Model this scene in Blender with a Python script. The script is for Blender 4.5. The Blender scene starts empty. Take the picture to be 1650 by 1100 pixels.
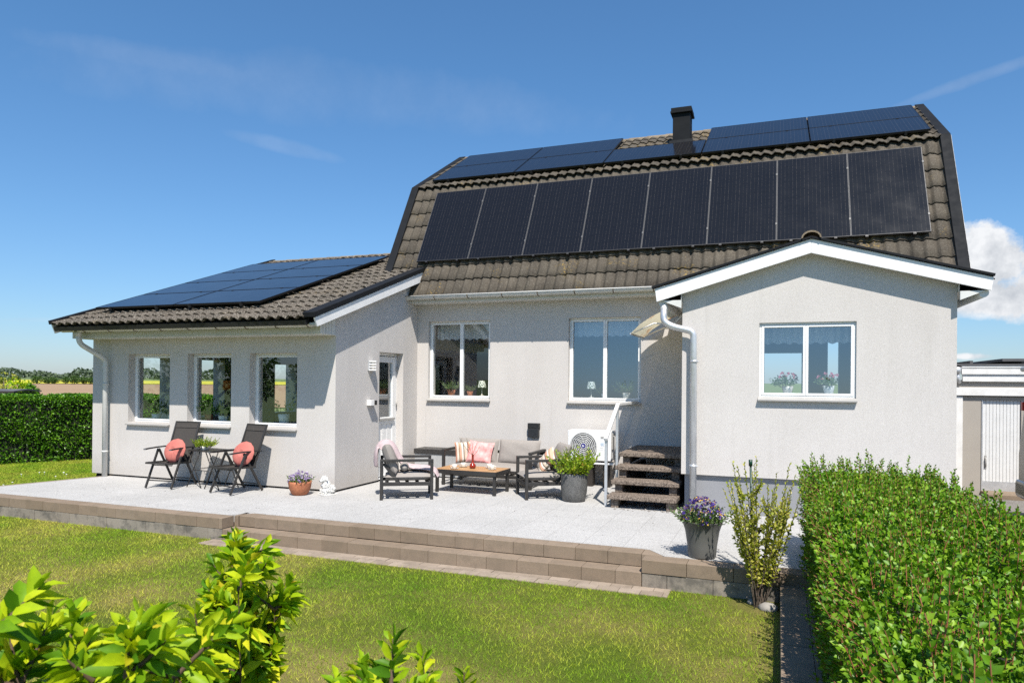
import bpy, math, random
import numpy as np
from mathutils import Vector, Matrix, Euler

random.seed(7)
rng = np.random.default_rng(11)
PI = math.pi
scene = bpy.context.scene
COL = scene.collection
rad = math.radians

# ------------------------------------------------------------------ camera
CAM = np.array([6.069, -11.223, 1.635])
FOC, YAW, ROLL, PITCH = 1135.824 / 1650, .362, .009, .002


def cam_axes():
    cy, sy, cp, sp = math.cos(YAW), math.sin(YAW), math.cos(PITCH), math.sin(PITCH)
    f = np.array([-sy * cp, cy * cp, sp])
    r = np.array([cy, sy, 0.0])
    u = np.cross(r, f)
    c, s = math.cos(ROLL), math.sin(ROLL)
    return c * r + s * u, -s * r + c * u, f


AR, AU, AF = cam_axes()
cam = bpy.data.cameras.new('camera')
cam.sensor_width = 36
cam.lens = 36 * FOC
cam.shift_y = (613.477 - 550) / 1650
cam.clip_start, cam.clip_end = .05, 20000
cam.dof.use_dof = True
cam.dof.focus_distance = 9.5
cam.dof.aperture_fstop = 9
co = bpy.data.objects.new('camera', cam)
COL.objects.link(co)
co.matrix_world = Matrix(((AR[0], AU[0], -AF[0], CAM[0]), (AR[1], AU[1], -AF[1], CAM[1]),
                          (AR[2], AU[2], -AF[2], CAM[2]), (0, 0, 0, 1)))
scene.camera = co


def in_view(P, margin=.12):
    """rough frustum test for scattered ground cover, with room to step aside"""
    d = P - CAM
    z = d @ AF
    x = (d @ AR) / np.maximum(z, .01) * FOC
    y = (d @ AU) / np.maximum(z, .01) * FOC
    return (z > .2) & (np.abs(x) < .5 + margin) & (y > -.30 - margin * .6) & (y < .5)


# ------------------------------------------------------------------ objects
def link(o, parent=None):
    COL.objects.link(o)
    if parent is not None:
        o.parent = parent
    return o


def thing(name, label, cat, loc=(0, 0, 0), rz=0.0, group=None, rot=None):
    o = bpy.data.objects.new(name, None)
    o.empty_display_size = .1
    o.location = loc
    o.rotation_euler = rot if rot else (0, 0, rz)
    o['label'] = label
    o['category'] = cat
    if group:
        o['group'] = group
    return link(o)


def tag(o, label, cat, group=None, kind=None):
    o['label'] = label
    o['category'] = cat
    if group:
        o['group'] = group
    if kind:
        o['kind'] = kind
    return o


def structure(o):
    o['kind'] = 'structure'
    return o


def dup(root, loc, rz=None, label=None, rot=None):
    r = root.copy()
    COL.objects.link(r)
    r.location = loc
    if rz is not None:
        r.rotation_euler = (0, 0, rz)
    if rot is not None:
        r.rotation_euler = rot
    if label:
        r['label'] = label
    for ch in list(root.children):
        c = ch.copy()
        COL.objects.link(c)
        c.parent = r
        for g in list(ch.children):
            d = g.copy()
            COL.objects.link(d)
            d.parent = c
    return r


def np_mesh(name, V, F, mat, parent=None, smooth=False, fmat=None, mats=None):
    """fast mesh from numpy arrays; F is (m,3) or (m,4)"""
    me = bpy.data.meshes.new(name)
    V = np.asarray(V, np.float32)
    F = np.asarray(F, np.int32)
    n, k = F.shape
    me.vertices.add(len(V))
    me.vertices.foreach_set('co', V.ravel())
    me.loops.add(n * k)
    me.loops.foreach_set('vertex_index', F.ravel())
    me.polygons.add(n)
    me.polygons.foreach_set('loop_start', np.arange(0, n * k, k, dtype=np.int32))
    me.polygons.foreach_set('loop_total', np.full(n, k, np.int32))
    if smooth:
        me.polygons.foreach_set('use_smooth', np.ones(n, bool))
    for m in (mats or [mat]):
        me.materials.append(m)
    if fmat is not None:
        me.polygons.foreach_set('material_index', np.asarray(fmat, np.int32))
    me.update()
    me.validate()
    o = bpy.data.objects.new(name, me)
    return link(o, parent)


class MB:
    """collects simple shapes into one mesh"""

    def __init__(self):
        self.v, self.f, self.s, self.m = [], [], [], []
        self.mi = 0

    def add(self, vs, fs, smooth=False):
        b = len(self.v)
        self.v += [tuple(p) for p in vs]
        for f in fs:
            self.f.append(tuple(b + i for i in f))
            self.s.append(smooth)
            self.m.append(self.mi)
        return self

    def box(self, x0, x1, y0, y1, z0, z1, M=None):
        vs = [(x0, y0, z0), (x1, y0, z0), (x1, y1, z0), (x0, y1, z0),
              (x0, y0, z1), (x1, y0, z1), (x1, y1, z1), (x0, y1, z1)]
        if M is not None:
            vs = [M @ Vector(p) for p in vs]
        return self.add(vs, [(3, 2, 1, 0), (4, 5, 6, 7), (0, 1, 5, 4), (1, 2, 6, 5), (2, 3, 7, 6), (3, 0, 4, 7)])

    def bar(self, p, q, w, h=None, up=(0, 0, 1)):
        """rectangular bar from p to q, w sideways, h along up"""
        h = h or w
        p, q = Vector(p), Vector(q)
        d = (q - p).normalized()
        u = Vector(up)
        if abs(d.dot(u)) > .99:
            u = Vector((0, 1, 0))
        s = d.cross(u).normalized()
        u = s.cross(d).normalized()
        vs = []
        for c in (p, q):
            for a, b in ((-1, -1), (1, -1), (1, 1), (-1, 1)):
                vs.append(c + s * a * w / 2 + u * b * h / 2)
        return self.add(vs, [(0, 1, 2, 3), (7, 6, 5, 4), (0, 4, 5, 1), (1, 5, 6, 2), (2, 6, 7, 3), (3, 7, 4, 0)])

    def tube(self, pts, r, n=8, cap=True, arc=None):
        pts = [Vector(p) for p in pts]
        rs = r if isinstance(r, (list, tuple)) else [r] * len(pts)
        rings = []
        t0 = (pts[1] - pts[0]).normalized()
        u = t0.orthogonal().normalized()
        for i, p in enumerate(pts):
            a = pts[max(i - 1, 0)]
            b = pts[min(i + 1, len(pts) - 1)]
            t = (b - a).normalized()
            u = (u - t * u.dot(t))
            u = u.normalized() if u.length > 1e-6 else t.orthogonal().normalized()
            w = t.cross(u)
            rings.append([p + (u * math.cos(2 * PI * k / n) + w * math.sin(2 * PI * k / n)) * rs[i] for k in range(n)])
        vs = [q for ring in rings for q in ring]
        fs = []
        for i in range(len(pts) - 1):
            for k in range(n):
                k2 = (k + 1) % n
                fs.append((i * n + k, i * n + k2, (i + 1) * n + k2, (i + 1) * n + k))
        self.add(vs, fs, True)
        if cap:
            b = len(self.v) - len(vs)
            self.f.append(tuple(b + k for k in reversed(range(n))))
            self.f.append(tuple(b + (len(pts) - 1) * n + k for k in range(n)))
            self.s += [False, False]
            self.m += [self.mi] * 2
        return self

    def lathe(self, prof, n=24, c=(0, 0, 0), smooth=True):
        vs, fs = [], []
        for r, z in prof:
            for k in range(n):
                a = 2 * PI * k / n
                vs.append((c[0] + r * math.cos(a), c[1] + r * math.sin(a), c[2] + z))
        for i in range(len(prof) - 1):
            for k in range(n):
                k2 = (k + 1) % n
                fs.append((i * n + k, i * n + k2, (i + 1) * n + k2, (i + 1) * n + k))
        return self.add(vs, fs, smooth)

    def prism(self, poly, axis, a, b):
        """polygon (2-tuples) extruded along axis from a to b; axis 'x': (y,z), 'y': (x,z), 'z': (x,y)"""
        def P(q, t):
            return {'x': (t, q[0], q[1]), 'y': (q[0], t, q[1]), 'z': (q[0], q[1], t)}[axis]
        n = len(poly)
        vs = [P(q, a) for q in poly] + [P(q, b) for q in poly]
        fs = [tuple(range(n)), tuple(reversed(range(n, 2 * n)))]
        fs += [(i, n + i, n + (i + 1) % n, (i + 1) % n) for i in range(n)]
        return self.add(vs, fs)

    def ball(self, c, r, n=10, m=8, M=None):
        r = r if isinstance(r, (tuple, list)) else (r, r, r)
        vs, fs = [], []
        for i in range(m + 1):
            th = PI * i / m
            for k in range(n):
                ph = 2 * PI * k / n
                p = Vector((r[0] * math.sin(th) * math.cos(ph), r[1] * math.sin(th) * math.sin(ph), r[2] * math.cos(th)))
                vs.append(Vector(c) + (M @ p if M is not None else p))
        for i in range(m):
            for k in range(n):
                k2 = (k + 1) % n
                fs.append((i * n + k, (i + 1) * n + k, (i + 1) * n + k2, i * n + k2))
        return self.add(vs, fs, True)

    def pillow(self, w, h, t, M, n=14, pinch=.10, wob=.0):
        """soft cushion, w x h in its local xz plane, thickness t along y"""
        N = n + 1
        vs, fs = [], []
        for side in (-1, 1):
            for i in range(N):
                for j in range(N):
                    u, v = 2 * i / n - 1, 2 * j / n - 1
                    k = max(0, 1 - abs(u) ** 3.2) * max(0, 1 - abs(v) ** 3.2)
                    y = side * t / 2 * k ** .42
                    y += wob * math.sin(5 * u + 2.3 * v) * math.cos(4 * v) * k
                    x = u * w / 2 * (1 - pinch * (1 - abs(v) ** 2) * abs(u) ** 4 * .5)
                    z = v * h / 2 * (1 - pinch * (1 - abs(u) ** 2) * abs(v) ** 4 * .5)
                    vs.append(M @ Vector((x, y, z)))
        for s in range(2):
            o = s * N * N
            for i in range(n):
                for j in range(n):
                    q = (o + i * N + j, o + (i + 1) * N + j, o + (i + 1) * N + j + 1, o + i * N + j + 1)
                    fs.append(q if s == 0 else q[::-1])
        return self.add(vs, fs, True)

    def build(self, name, mat, parent=None, bevel=0.0, seg=2):
        me = bpy.data.meshes.new(name)
        me.from_pydata(self.v, [], self.f)
        me.polygons.foreach_set('use_smooth', self.s)
        for m in (mat if isinstance(mat, (list, tuple)) else [mat]):
            me.materials.append(m)
        me.polygons.foreach_set('material_index', self.m)
        me.update()
        o = bpy.data.objects.new(name, me)
        if bevel:
            b = o.modifiers.new('bevel', 'BEVEL')
            b.width, b.segments, b.limit_method = bevel, seg, 'ANGLE'
        return link(o, parent)


# ------------------------------------------------------------------ materials
def nt(name):
    m = bpy.data.materials.new(name)
    m.use_nodes = True
    t = m.node_tree
    t.nodes.clear()
    out = t.nodes.new('ShaderNodeOutputMaterial')
    return m, t, out


def N(t, typ, **kw):
    n = t.nodes.new(typ)
    for k, v in kw.items():
        if k in n.inputs.keys() if isinstance(k, str) else False:
            n.inputs[k].default_value = v
        else:
            setattr(n, k, v)
    return n


def rgba(c):
    return (c[0], c[1], c[2], 1) if len(c) == 3 else c


def noise(t, co, scale, detail=4, rough=.55):
    n = t.nodes.new('ShaderNodeTexNoise')
    n.inputs['Scale'].default_value = scale
    n.inputs['Detail'].default_value = detail
    n.inputs['Roughness'].default_value = rough
    t.links.new(co, n.inputs['Vector'])
    return n.outputs['Fac']


def ramp(t, fac, stops):
    r = t.nodes.new('ShaderNodeValToRGB')
    e = r.color_ramp.elements
    while len(e) < len(stops):
        e.new(.5)
    for i, (p, c) in enumerate(stops):
        e[i].position = p
        e[i].color = rgba(c) if not isinstance(c, (int, float)) else (c, c, c, 1)
    t.links.new(fac, r.inputs['Fac'])
    return r.outputs['Color']


def mix(t, fac, a, b, mode='MIX'):
    m = t.nodes.new('ShaderNodeMix')
    m.data_type, m.blend_type = 'RGBA', mode
    for s, v in ((0, fac), (6, a), (7, b)):
        if isinstance(v, (int, float)):
            m.inputs[s].default_value = v if s == 0 else (v, v, v, 1)
        elif isinstance(v, (tuple, list)):
            m.inputs[s].default_value = rgba(v)
        else:
            t.links.new(v, m.inputs[s])
    return m.outputs[2]


def math_n(t, op, a, b=None, c=None):
    m = t.nodes.new('ShaderNodeMath')
    m.operation = op
    for i, v in enumerate((a, b, c)):
        if v is None:
            continue
        if isinstance(v, (int, float)):
            m.inputs[i].default_value = v
        else:
            t.links.new(v, m.inputs[i])
    return m.outputs[0]


def coord(t, scale=None, kind='Object'):
    c = t.nodes.new('ShaderNodeTexCoord').outputs[kind]
    if scale:
        mp = t.nodes.new('ShaderNodeMapping')
        mp.inputs['Scale'].default_value = scale
        t.links.new(c, mp.inputs['Vector'])
        c = mp.outputs['Vector']
    return c


def bump(t, h, strength=.3, dist=.01):
    b = t.nodes.new('ShaderNodeBump')
    b.inputs['Strength'].default_value = strength
    b.inputs['Distance'].default_value = dist
    t.links.new(h, b.inputs['Height'])
    return b.outputs['Normal']


def principled(t, out, col, rough=.6, metal=0.0, normal=None, spec=.5, coat=0.0):
    p = t.nodes.new('ShaderNodeBsdfPrincipled')
    for k, v in (('Base Color', col), ('Roughness', rough), ('Metallic', metal), ('Specular IOR Level', spec), ('Coat Weight', coat)):
        if isinstance(v, (int, float)):
            p.inputs[k].default_value = v if k != 'Base Color' else (v, v, v, 1)
        elif isinstance(v, (tuple, list)):
            p.inputs[k].default_value = rgba(v)
        else:
            t.links.new(v, p.inputs[k])
    if normal is not None:
        t.links.new(normal, p.inputs['Normal'])
    if out is not None:
        t.links.new(p.outputs[0], out.inputs[0])
    return p


def pmat(name, c1, c2=None, scale=6, rough=.6, metal=0.0, bscale=0, bstr=.2, bdist=.004, spec=.5, speck=None, coat=0.0):
    """two-tone procedural paint / stone / cloth"""
    m, t, out = nt(name)
    c = coord(t)
    c2 = c2 or tuple(x * .82 for x in c1)
    f = noise(t, c, scale, 6)
    col = ramp(t, f, [(.3, c2), (.7, c1)])
    if speck:
        v = t.nodes.new('ShaderNodeTexVoronoi')
        v.inputs['Scale'].default_value = speck[0]
        t.links.new(c, v.inputs['Vector'])
        w = ramp(t, v.outputs['Color'], [(.2, speck[1]), (.8, speck[2])])
        col = mix(t, speck[3], col, w)
    nrm = bump(t, noise(t, c, bscale, 3), bstr, bdist) if bscale else None
    rr = ramp(t, noise(t, c, scale * 2.3, 4), [(.3, max(rough - .08, .02)), (.7, min(rough + .1, 1))])
    principled(t, out, col, rr, metal, nrm, spec, coat)
    return m


def leaf_mat(name, stops, trans=.35, rough=.45, tcol=None, spec=.4):
    """foliage: colour varies leaf by leaf"""
    m, t, out = nt(name)
    g = t.nodes.new('ShaderNodeNewGeometry')
    col = ramp(t, g.outputs['Random Per Island'], stops)
    c = coord(t)
    col = mix(t, .35, col, ramp(t, noise(t, c, 2.2, 3), [(.3, (.55, .6, .5)), (.7, (1.25, 1.2, 1.0))]), 'MULTIPLY')
    col = mix(t, .7, col, ramp(t, noise(t, c, 48, 4, .65), [(.3, (.68, .74, .6)), (.55, (1, 1, 1)), (.75, (1.2, 1.12, 1.0))]), 'MULTIPLY')
    p = principled(t, None, col, rough, 0, None, spec)
    tr = t.nodes.new('ShaderNodeBsdfTranslucent')
    t.links.new(mix(t, 1.0, col, tcol or (1.2, 1.25, .6), 'MULTIPLY'), tr.inputs['Color'])
    ms = t.nodes.new('ShaderNodeMixShader')
    ms.inputs[0].default_value = trans
    t.links.new(p.outputs[0], ms.inputs[1])
    t.links.new(tr.outputs[0], ms.inputs[2])
    t.links.new(ms.outputs[0], out.inputs[0])
    return m


def m_render():
    m, t, out = nt('stucco')
    c = coord(t)
    big = ramp(t, noise(t, c, .7, 5), [(.3, (.525, .495, .468)), (.72, (.585, .555, .525))])
    cm = coord(t, (3.0, 3.0, .5))
    st = ramp(t, noise(t, cm, 1.4, 5), [(.38, (.86, .85, .83)), (.6, (1, 1, 1))])
    col = mix(t, .18, big, st, 'MULTIPLY')
    g = noise(t, c, 160, 2, .7)
    col = mix(t, .8, col, ramp(t, g, [(.32, (.74, .73, .72)), (.52, (1, 1, 1)), (.75, (1.14, 1.14, 1.14))]), 'MULTIPLY')
    # splash dirt low on the wall and faint streaks
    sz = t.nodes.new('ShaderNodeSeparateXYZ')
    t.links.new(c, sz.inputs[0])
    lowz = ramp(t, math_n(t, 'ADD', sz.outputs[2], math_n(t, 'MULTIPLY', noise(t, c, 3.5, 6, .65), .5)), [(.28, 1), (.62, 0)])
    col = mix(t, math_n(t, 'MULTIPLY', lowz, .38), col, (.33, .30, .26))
    sk = ramp(t, noise(t, coord(t, (9, 9, .35)), 1.0, 4, .6), [(.60, 0), (.78, 1)])
    col = mix(t, math_n(t, 'MULTIPLY', sk, .22), col, (.36, .34, .31))
    principled(t, out, col, .95, 0, bump(t, noise(t, c, 120, 3, .7), .42, .006), .15)
    return m


def m_tile(name, dark, light, lichen, speckle, rough=.85):
    m, t, out = nt(name)
    c = coord(t)
    # per-tile tone: snap to the tile grid (.30 x .32)
    sp = t.nodes.new('ShaderNodeVectorMath')
    sp.operation = 'SNAP'
    t.links.new(c, sp.inputs[0])
    sp.inputs[1].default_value = (.30, .32, 10)
    wn = t.nodes.new('ShaderNodeTexWhiteNoise')
    t.links.new(sp.outputs[0], wn.inputs['Vector'])
    col = ramp(t, noise(t, c, 2.2, 6), [(.3, dark), (.7, light)])
    col = mix(t, .45, col, ramp(t, wn.outputs['Value'], [(0, (.7, .7, .7)), (1, (1.25, 1.22, 1.2))]), 'MULTIPLY')
    cs = coord(t, (14, 2.2, 14))
    col = mix(t, .32, col, ramp(t, noise(t, cs, 1.0, 5), [(.35, (.7, .7, .7)), (.65, (1.2, 1.2, 1.2))]), 'MULTIPLY')
    f = ramp(t, noise(t, c, 55, 4, .7), [(.52, 0), (.66, 1)])
    col = mix(t, math_n(t, 'MULTIPLY', f, speckle), col, (.36, .33, .27))
    a = ramp(t, noise(t, c, 1.6, 5), [(.55, 0), (.72, 1)])
    b = ramp(t, noise(t, c, 26, 4, .7), [(.52, 0), (.62, 1)])
    lf = math_n(t, 'MULTIPLY', math_n(t, 'MULTIPLY', a, b), lichen)
    col = mix(t, lf, col, (.42, .27, .045))
    principled(t, out, col, rough, 0, bump(t, noise(t, c, 70, 4, .7), .5, .006), .25)
    return m


def m_solar(name, nx, ny, L, W):
    """dark cells with fine busbar lines under glass; local x,y are metres on the panel"""
    m, t, out = nt(name)
    c = coord(t)
    s = t.nodes.new('ShaderNodeSeparateXYZ')
    t.links.new(c, s.inputs[0])

    def line(o, pitch, w):
        fr = math_n(t, 'FRACT', math_n(t, 'MULTIPLY', o, 1 / pitch))
        return math_n(t, 'LESS_THAN', fr, w)
    busx = line(s.outputs[0], W / nx / 3, .09)
    cellx = line(s.outputs[0], W / nx, .025)
    celly = line(s.outputs[1], L / ny, .03)
    col = mix(t, noise(t, c, 30, 2), (.006, .0065, .009), (.011, .011, .013))
    dash = math_n(t, 'GREATER_THAN', noise(t, coord(t, (260, 30, 1)), 1.0, 2), .5)
    col = mix(t, math_n(t, 'MULTIPLY', busx, math_n(t, 'MULTIPLY', dash, .30)), col, (.16, .14, .12))
    col = mix(t, math_n(t, 'MULTIPLY', cellx, .5), col, (.003, .003, .003))
    col = mix(t, math_n(t, 'MULTIPLY', celly, .5), col, (.003, .003, .003))
    rr = ramp(t, noise(t, c, 3, 4), [(.3, .10), (.7, .17)])
    principled(t, out, col, rr, 0, None, .32)
    return m


def m_pane(name, refl, tint):
    m, t, out = nt(name)
    # same reflectance from both sides of the sheet (Schlick)
    ge = t.nodes.new('ShaderNodeNewGeometry')
    dp = t.nodes.new('ShaderNodeVectorMath')
    dp.operation = 'DOT_PRODUCT'
    t.links.new(ge.outputs['Incoming'], dp.inputs[0])
    t.links.new(ge.outputs['Normal'], dp.inputs[1])
    k = math_n(t, 'SUBTRACT', 1.0, math_n(t, 'ABSOLUTE', dp.outputs['Value']))
    f = math_n(t, 'MINIMUM', math_n(t, 'ADD', math_n(t, 'MULTIPLY', math_n(t, 'POWER', k, 5.0), .9), refl + .05), 1.0)
    g = t.nodes.new('ShaderNodeBsdfGlossy')
    g.inputs['Roughness'].default_value = 0.0
    g.inputs['Color'].default_value = (.92, .96, 1, 1)
    c = coord(t)
    t.links.new(bump(t, noise(t, c, 1.1, 1), .02, .05), g.inputs['Normal'])
    tr = t.nodes.new('ShaderNodeBsdfTransparent')
    tr.inputs['Color'].default_value = rgba(tint)
    ms = t.nodes.new('ShaderNodeMixShader')
    t.links.new(f, ms.inputs[0])
    t.links.new(tr.outputs[0], ms.inputs[1])
    t.links.new(g.outputs[0], ms.inputs[2])
    t.links.new(ms.outputs[0], out.inputs[0])
    return m


def m_island(name, c1, c2, scale=40, bstr=.4, rough=.9, dirt=None):
    """masonry blocks: tone varies block by block"""
    m, t, out = nt(name)
    g = t.nodes.new('ShaderNodeNewGeometry')
    c = coord(t)
    col = mix(t, g.outputs['Random Per Island'], c1, c2)
    col = mix(t, .6, col, ramp(t, noise(t, c, scale * 3, 3, .7), [(.3, (.72, .72, .72)), (.7, (1.2, 1.2, 1.2))]), 'MULTIPLY')
    if dirt:
        d = ramp(t, noise(t, c, 7, 6, .65), [(.45, 0), (.62, 1)])
        col = mix(t, math_n(t, 'MULTIPLY', d, dirt[3]), col, dirt[:3])
    principled(t, out, col, rough, 0, bump(t, noise(t, c, scale * 4, 3), bstr, .003), .2)
    return m


def m_deck():
    m, t, out = nt('paving')
    c = coord(t)
    b = t.nodes.new('ShaderNodeTexBrick')
    b.offset = 0
    b.inputs['Scale'].default_value = 1
    b.inputs['Brick Width'].default_value = .42
    b.inputs['Row Height'].default_value = .42
    b.inputs['Mortar Size'].default_value = .003
    b.inputs['Mortar Smooth'].default_value = .2
    b.inputs['Color1'].default_value = (.395, .387, .375, 1)
    b.inputs['Color2'].default_value = (.42, .411, .398, 1)
    b.inputs['Mortar'].default_value = (.29, .28, .27, 1)
    t.links.new(c, b.inputs['Vector'])
    col = b.outputs['Color']
    col = mix(t, .6, col, ramp(t, noise(t, c, .9, 5), [(.3, (.86, .86, .85)), (.7, (1.06, 1.06, 1.06))]), 'MULTIPLY')
    v = t.nodes.new('ShaderNodeTexVoronoi')
    v.inputs['Scale'].default_value = 130
    t.links.new(c, v.inputs['Vector'])
    col = mix(t, .8, col, ramp(t, v.outputs['Color'], [(.1, (.62, .62, .62)), (.5, (1, 1, 1)), (.9, (1.2, 1.2, 1.2))]), 'MULTIPLY')
    principled(t, out, col, .9, 0, bump(t, v.outputs['Distance'], .5, .004), .2)
    return m


def m_lawn(name):
    m, t, out = nt(name)
    c = coord(t)
    a = ramp(t, noise(t, c, .9, 6), [(.34, (.08, .115, .014)), (.5, (.13, .135, .03)), (.68, (.24, .19, .07))])
    b = ramp(t, noise(t, c, 120, 3, .7), [(.3, (.5, .5, .5)), (.7, (1.3, 1.3, 1.3))])
    col = mix(t, .8, a, b, 'MULTIPLY')
    principled(t, out, col, .95, 0, bump(t, noise(t, c, 90, 3), .8, .02), .1)
    return m


def m_blades(name):
    m, t, out = nt(name)
    g = t.nodes.new('ShaderNodeNewGeometry')
    c = coord(t)
    base = ramp(t, noise(t, c, .85, 6, .6), [(.34, (.16, .32, .010)), (.45, (.26, .39, .018)), (.61, (.40, .43, .05)), (.79, (.58, .49, .14))])
    col = mix(t, .75, base, ramp(t, g.outputs['Random Per Island'], [(0, (.42, .5, .35)), (.5, (1.0, 1.0, 1)), (.8, (1.45, 1.3, 1.5)), (1, (2.1, 1.6, 2.6))]), 'MULTIPLY')
    p = principled(t, None, col, .6, 0, None, .25)
    tr = t.nodes.new('ShaderNodeBsdfTranslucent')
    t.links.new(col, tr.inputs['Color'])
    ms = t.nodes.new('ShaderNodeMixShader')
    ms.inputs[0].default_value = .3
    t.links.new(p.outputs[0], ms.inputs[1])
    t.links.new(tr.outputs[0], ms.inputs[2])
    t.links.new(ms.outputs[0], out.inputs[0])
    return m


def m_stripes(name, cols, axis, scale):
    m, t, out = nt(name)
    c = coord(t)
    s = t.nodes.new('ShaderNodeSeparateXYZ')
    t.links.new(c, s.inputs[0])
    f = math_n(t, 'FRACT', math_n(t, 'MULTIPLY', s.outputs[axis], scale))
    r = t.nodes.new('ShaderNodeValToRGB')
    r.color_ramp.interpolation = 'CONSTANT'
    e = r.color_ramp.elements
    while len(e) < len(cols):
        e.new(.5)
    for i, (p, k) in enumerate(cols):
        e[i].position = p
        e[i].color = rgba(k)
    t.links.new(f, r.inputs['Fac'])
    principled(t, out, r.outputs['Color'], .9, 0, bump(t, noise(t, c, 160, 2), .3, .003), .1)
    return m


M = {}
M['stucco'] = m_render()
M['plinth'] = pmat('plinth_paint', (.27, .272, .285), (.235, .238, .25), 3, .9, bscale=60, bstr=.3, spec=.2)
M['base'] = pmat('dark_base', (.025, .024, .023), None, 8, .9)
M['white'] = pmat('white_paint', (.78, .77, .75), (.70, .69, .67), 3, .45, spec=.4)
M['barge'] = pmat('weathered_white_board', (.80, .79, .78), (.66, .65, .63), 9, .6, bscale=30, bstr=.2, speck=(60, (.75, .74, .72), (.85, .84, .83), .5))
M['soffit'] = pmat('soffit_paint', (.62, .62, .59), (.55, .55, .52), 4, .6)
M['tile'] = m_tile('brown_roof_tile', (.047, .039, .030), (.092, .078, .059), .95, .25)
M['tile_rough'] = m_tile('weathered_roof_tile', (.042, .034, .026), (.095, .079, .062), .35, .9)
M['ridge'] = m_tile('ridge_tile', (.12, .09, .06), (.24, .19, .13), 1.0, .5)
M['flash'] = pmat('dark_flashing', (.017, .018, .020), (.012, .013, .015), 4, .65, .0, spec=.08)
M['flash_edge'] = pmat('metal_edge', (.16, .165, .17), (.12, .125, .13), 6, .5, .3)
M['black'] = pmat('black_plastic', (.014, .014, .015), None, 12, .5)
M['gutter'] = pmat('gutter_paint', (.60, .595, .565), (.52, .515, .49), 5, .45)
M['galv'] = pmat('galvanised_metal', (.62, .63, .645), (.5, .51, .53), 7, .38, .55)
M['hook'] = pmat('rusty_hook', (.16, .10, .05), (.07, .05, .03), 20, .8)
M['frame'] = pmat('window_white', (.80, .80, .785), (.74, .74, .73), 4, .35)
M['sillmetal'] = pmat('sill_metal', (.36, .345, .325), (.30, .29, .275), 5, .6, .0)
M['pane'] = m_pane('window_glass', .11, (.93, .96, .95))
M['pane_mid'] = m_pane('window_glass_mid', .05, (.93, .95, .94))
M['pane_blue'] = m_pane('window_glass_coated', .19, (.84, .90, .95))
M['room'] = pmat('room_wall', (.50, .48, .44), (.46, .44, .40), 2, .9)
M['room_dark'] = pmat('room_green_wall', (.10, .13, .125), (.08, .105, .10), 2, .9)
M['room_blue'] = pmat('room_blue_wall', (.16, .27, .42), (.13, .23, .37), 2, .9)
M['roomfloor'] = pmat('room_floor', (.25, .17, .10), (.2, .13, .07), 3, .5)
M['curtain'] = pmat('curtain_cloth', (.55, .58, .58), (.45, .48, .5), 14, .95)
M['paving'] = m_deck()
M['block'] = m_island('brown_block', (.205, .155, .11), (.26, .2, .148), 40, .4, .9, (.10, .085, .065, .25))
M['block_old'] = m_island('stained_block', (.225, .195, .16), (.28, .245, .205), 40, .4, .9, (.085, .08, .072, .7))
M['paver'] = m_island('paver', (.27, .215, .165), (.34, .275, .215), 40, .4, .9, (.16, .13, .10, .4))
M['aggregate'] = pmat('exposed_aggregate', (.16, .122, .095), (.115, .09, .07), 5, .9, bscale=90, bstr=.8, bdist=.008, spec=.2,
                      speck=(75, (.05, .04, .033), (.32, .26, .21), .65))
M['lawn'] = m_lawn('lawn_soil')
M['blades'] = m_blades('grass_blades')
M['charcoal'] = pmat('charcoal_metal', (.042, .039, .036), (.034, .031, .029), 9, .45, .2)
M['stand_shade'] = pmat('stand_shade_brown', (.040, .033, .028), None, 9, .4, .2)
M['grey_cloth'] = pmat('taupe_cloth', (.30, .272, .247), (.265, .24, .217), 30, .95, bscale=240, bstr=.4, bdist=.002, spec=.1)
M['mesh_cloth'] = pmat('textilene', (.058, .051, .046), (.045, .04, .036), 40, .75, bscale=300, bstr=.3, spec=.3)
M['rose'] = pmat('rose_velvet', (.50, .165, .135), (.40, .12, .10), 7, .85, bscale=30, bstr=.25, spec=.2)
M['pink'] = pmat('pink_velvet', (.62, .20, .19), (.78, .45, .42), 13, .8, bscale=26, bstr=.5, bdist=.01, spec=.2)
M['blanket'] = pmat('pale_pink_blanket', (.50, .395, .395), (.42, .325, .33), 10, .95, bscale=160, bstr=.35)
STR = [(0, (.62, .56, .48)), (.12, (.16, .10, .075)), (.18, (.55, .27, .18)), (.34, (.70, .62, .52)), (.48, (.33, .23, .14)),
       (.56, (.62, .36, .25)), (.7, (.75, .69, .6)), (.82, (.12, .085, .07)), (.88, (.6, .5, .38))]
M['stripe_v'] = m_stripes('striped_weave', STR, 2, 4.6)
M['teak'] = None


def m_teak():
    m, t, out = nt('teak_slats')
    c = coord(t)
    s = t.nodes.new('ShaderNodeSeparateXYZ')
    t.links.new(c, s.inputs[0])
    col = ramp(t, noise(t, coord(t, (2, 26, 8)), 1.5, 5), [(.3, (.34, .18, .075)), (.7, (.46, .265, .12))])
    fr = math_n(t, 'FRACT', math_n(t, 'MULTIPLY', s.outputs[1], 9))
    ln = math_n(t, 'LESS_THAN', fr, .06)
    col = mix(t, math_n(t, 'MULTIPLY', ln, .7), col, (.05, .025, .01))
    principled(t, out, col, .5, 0, None, .4)
    return m


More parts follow.
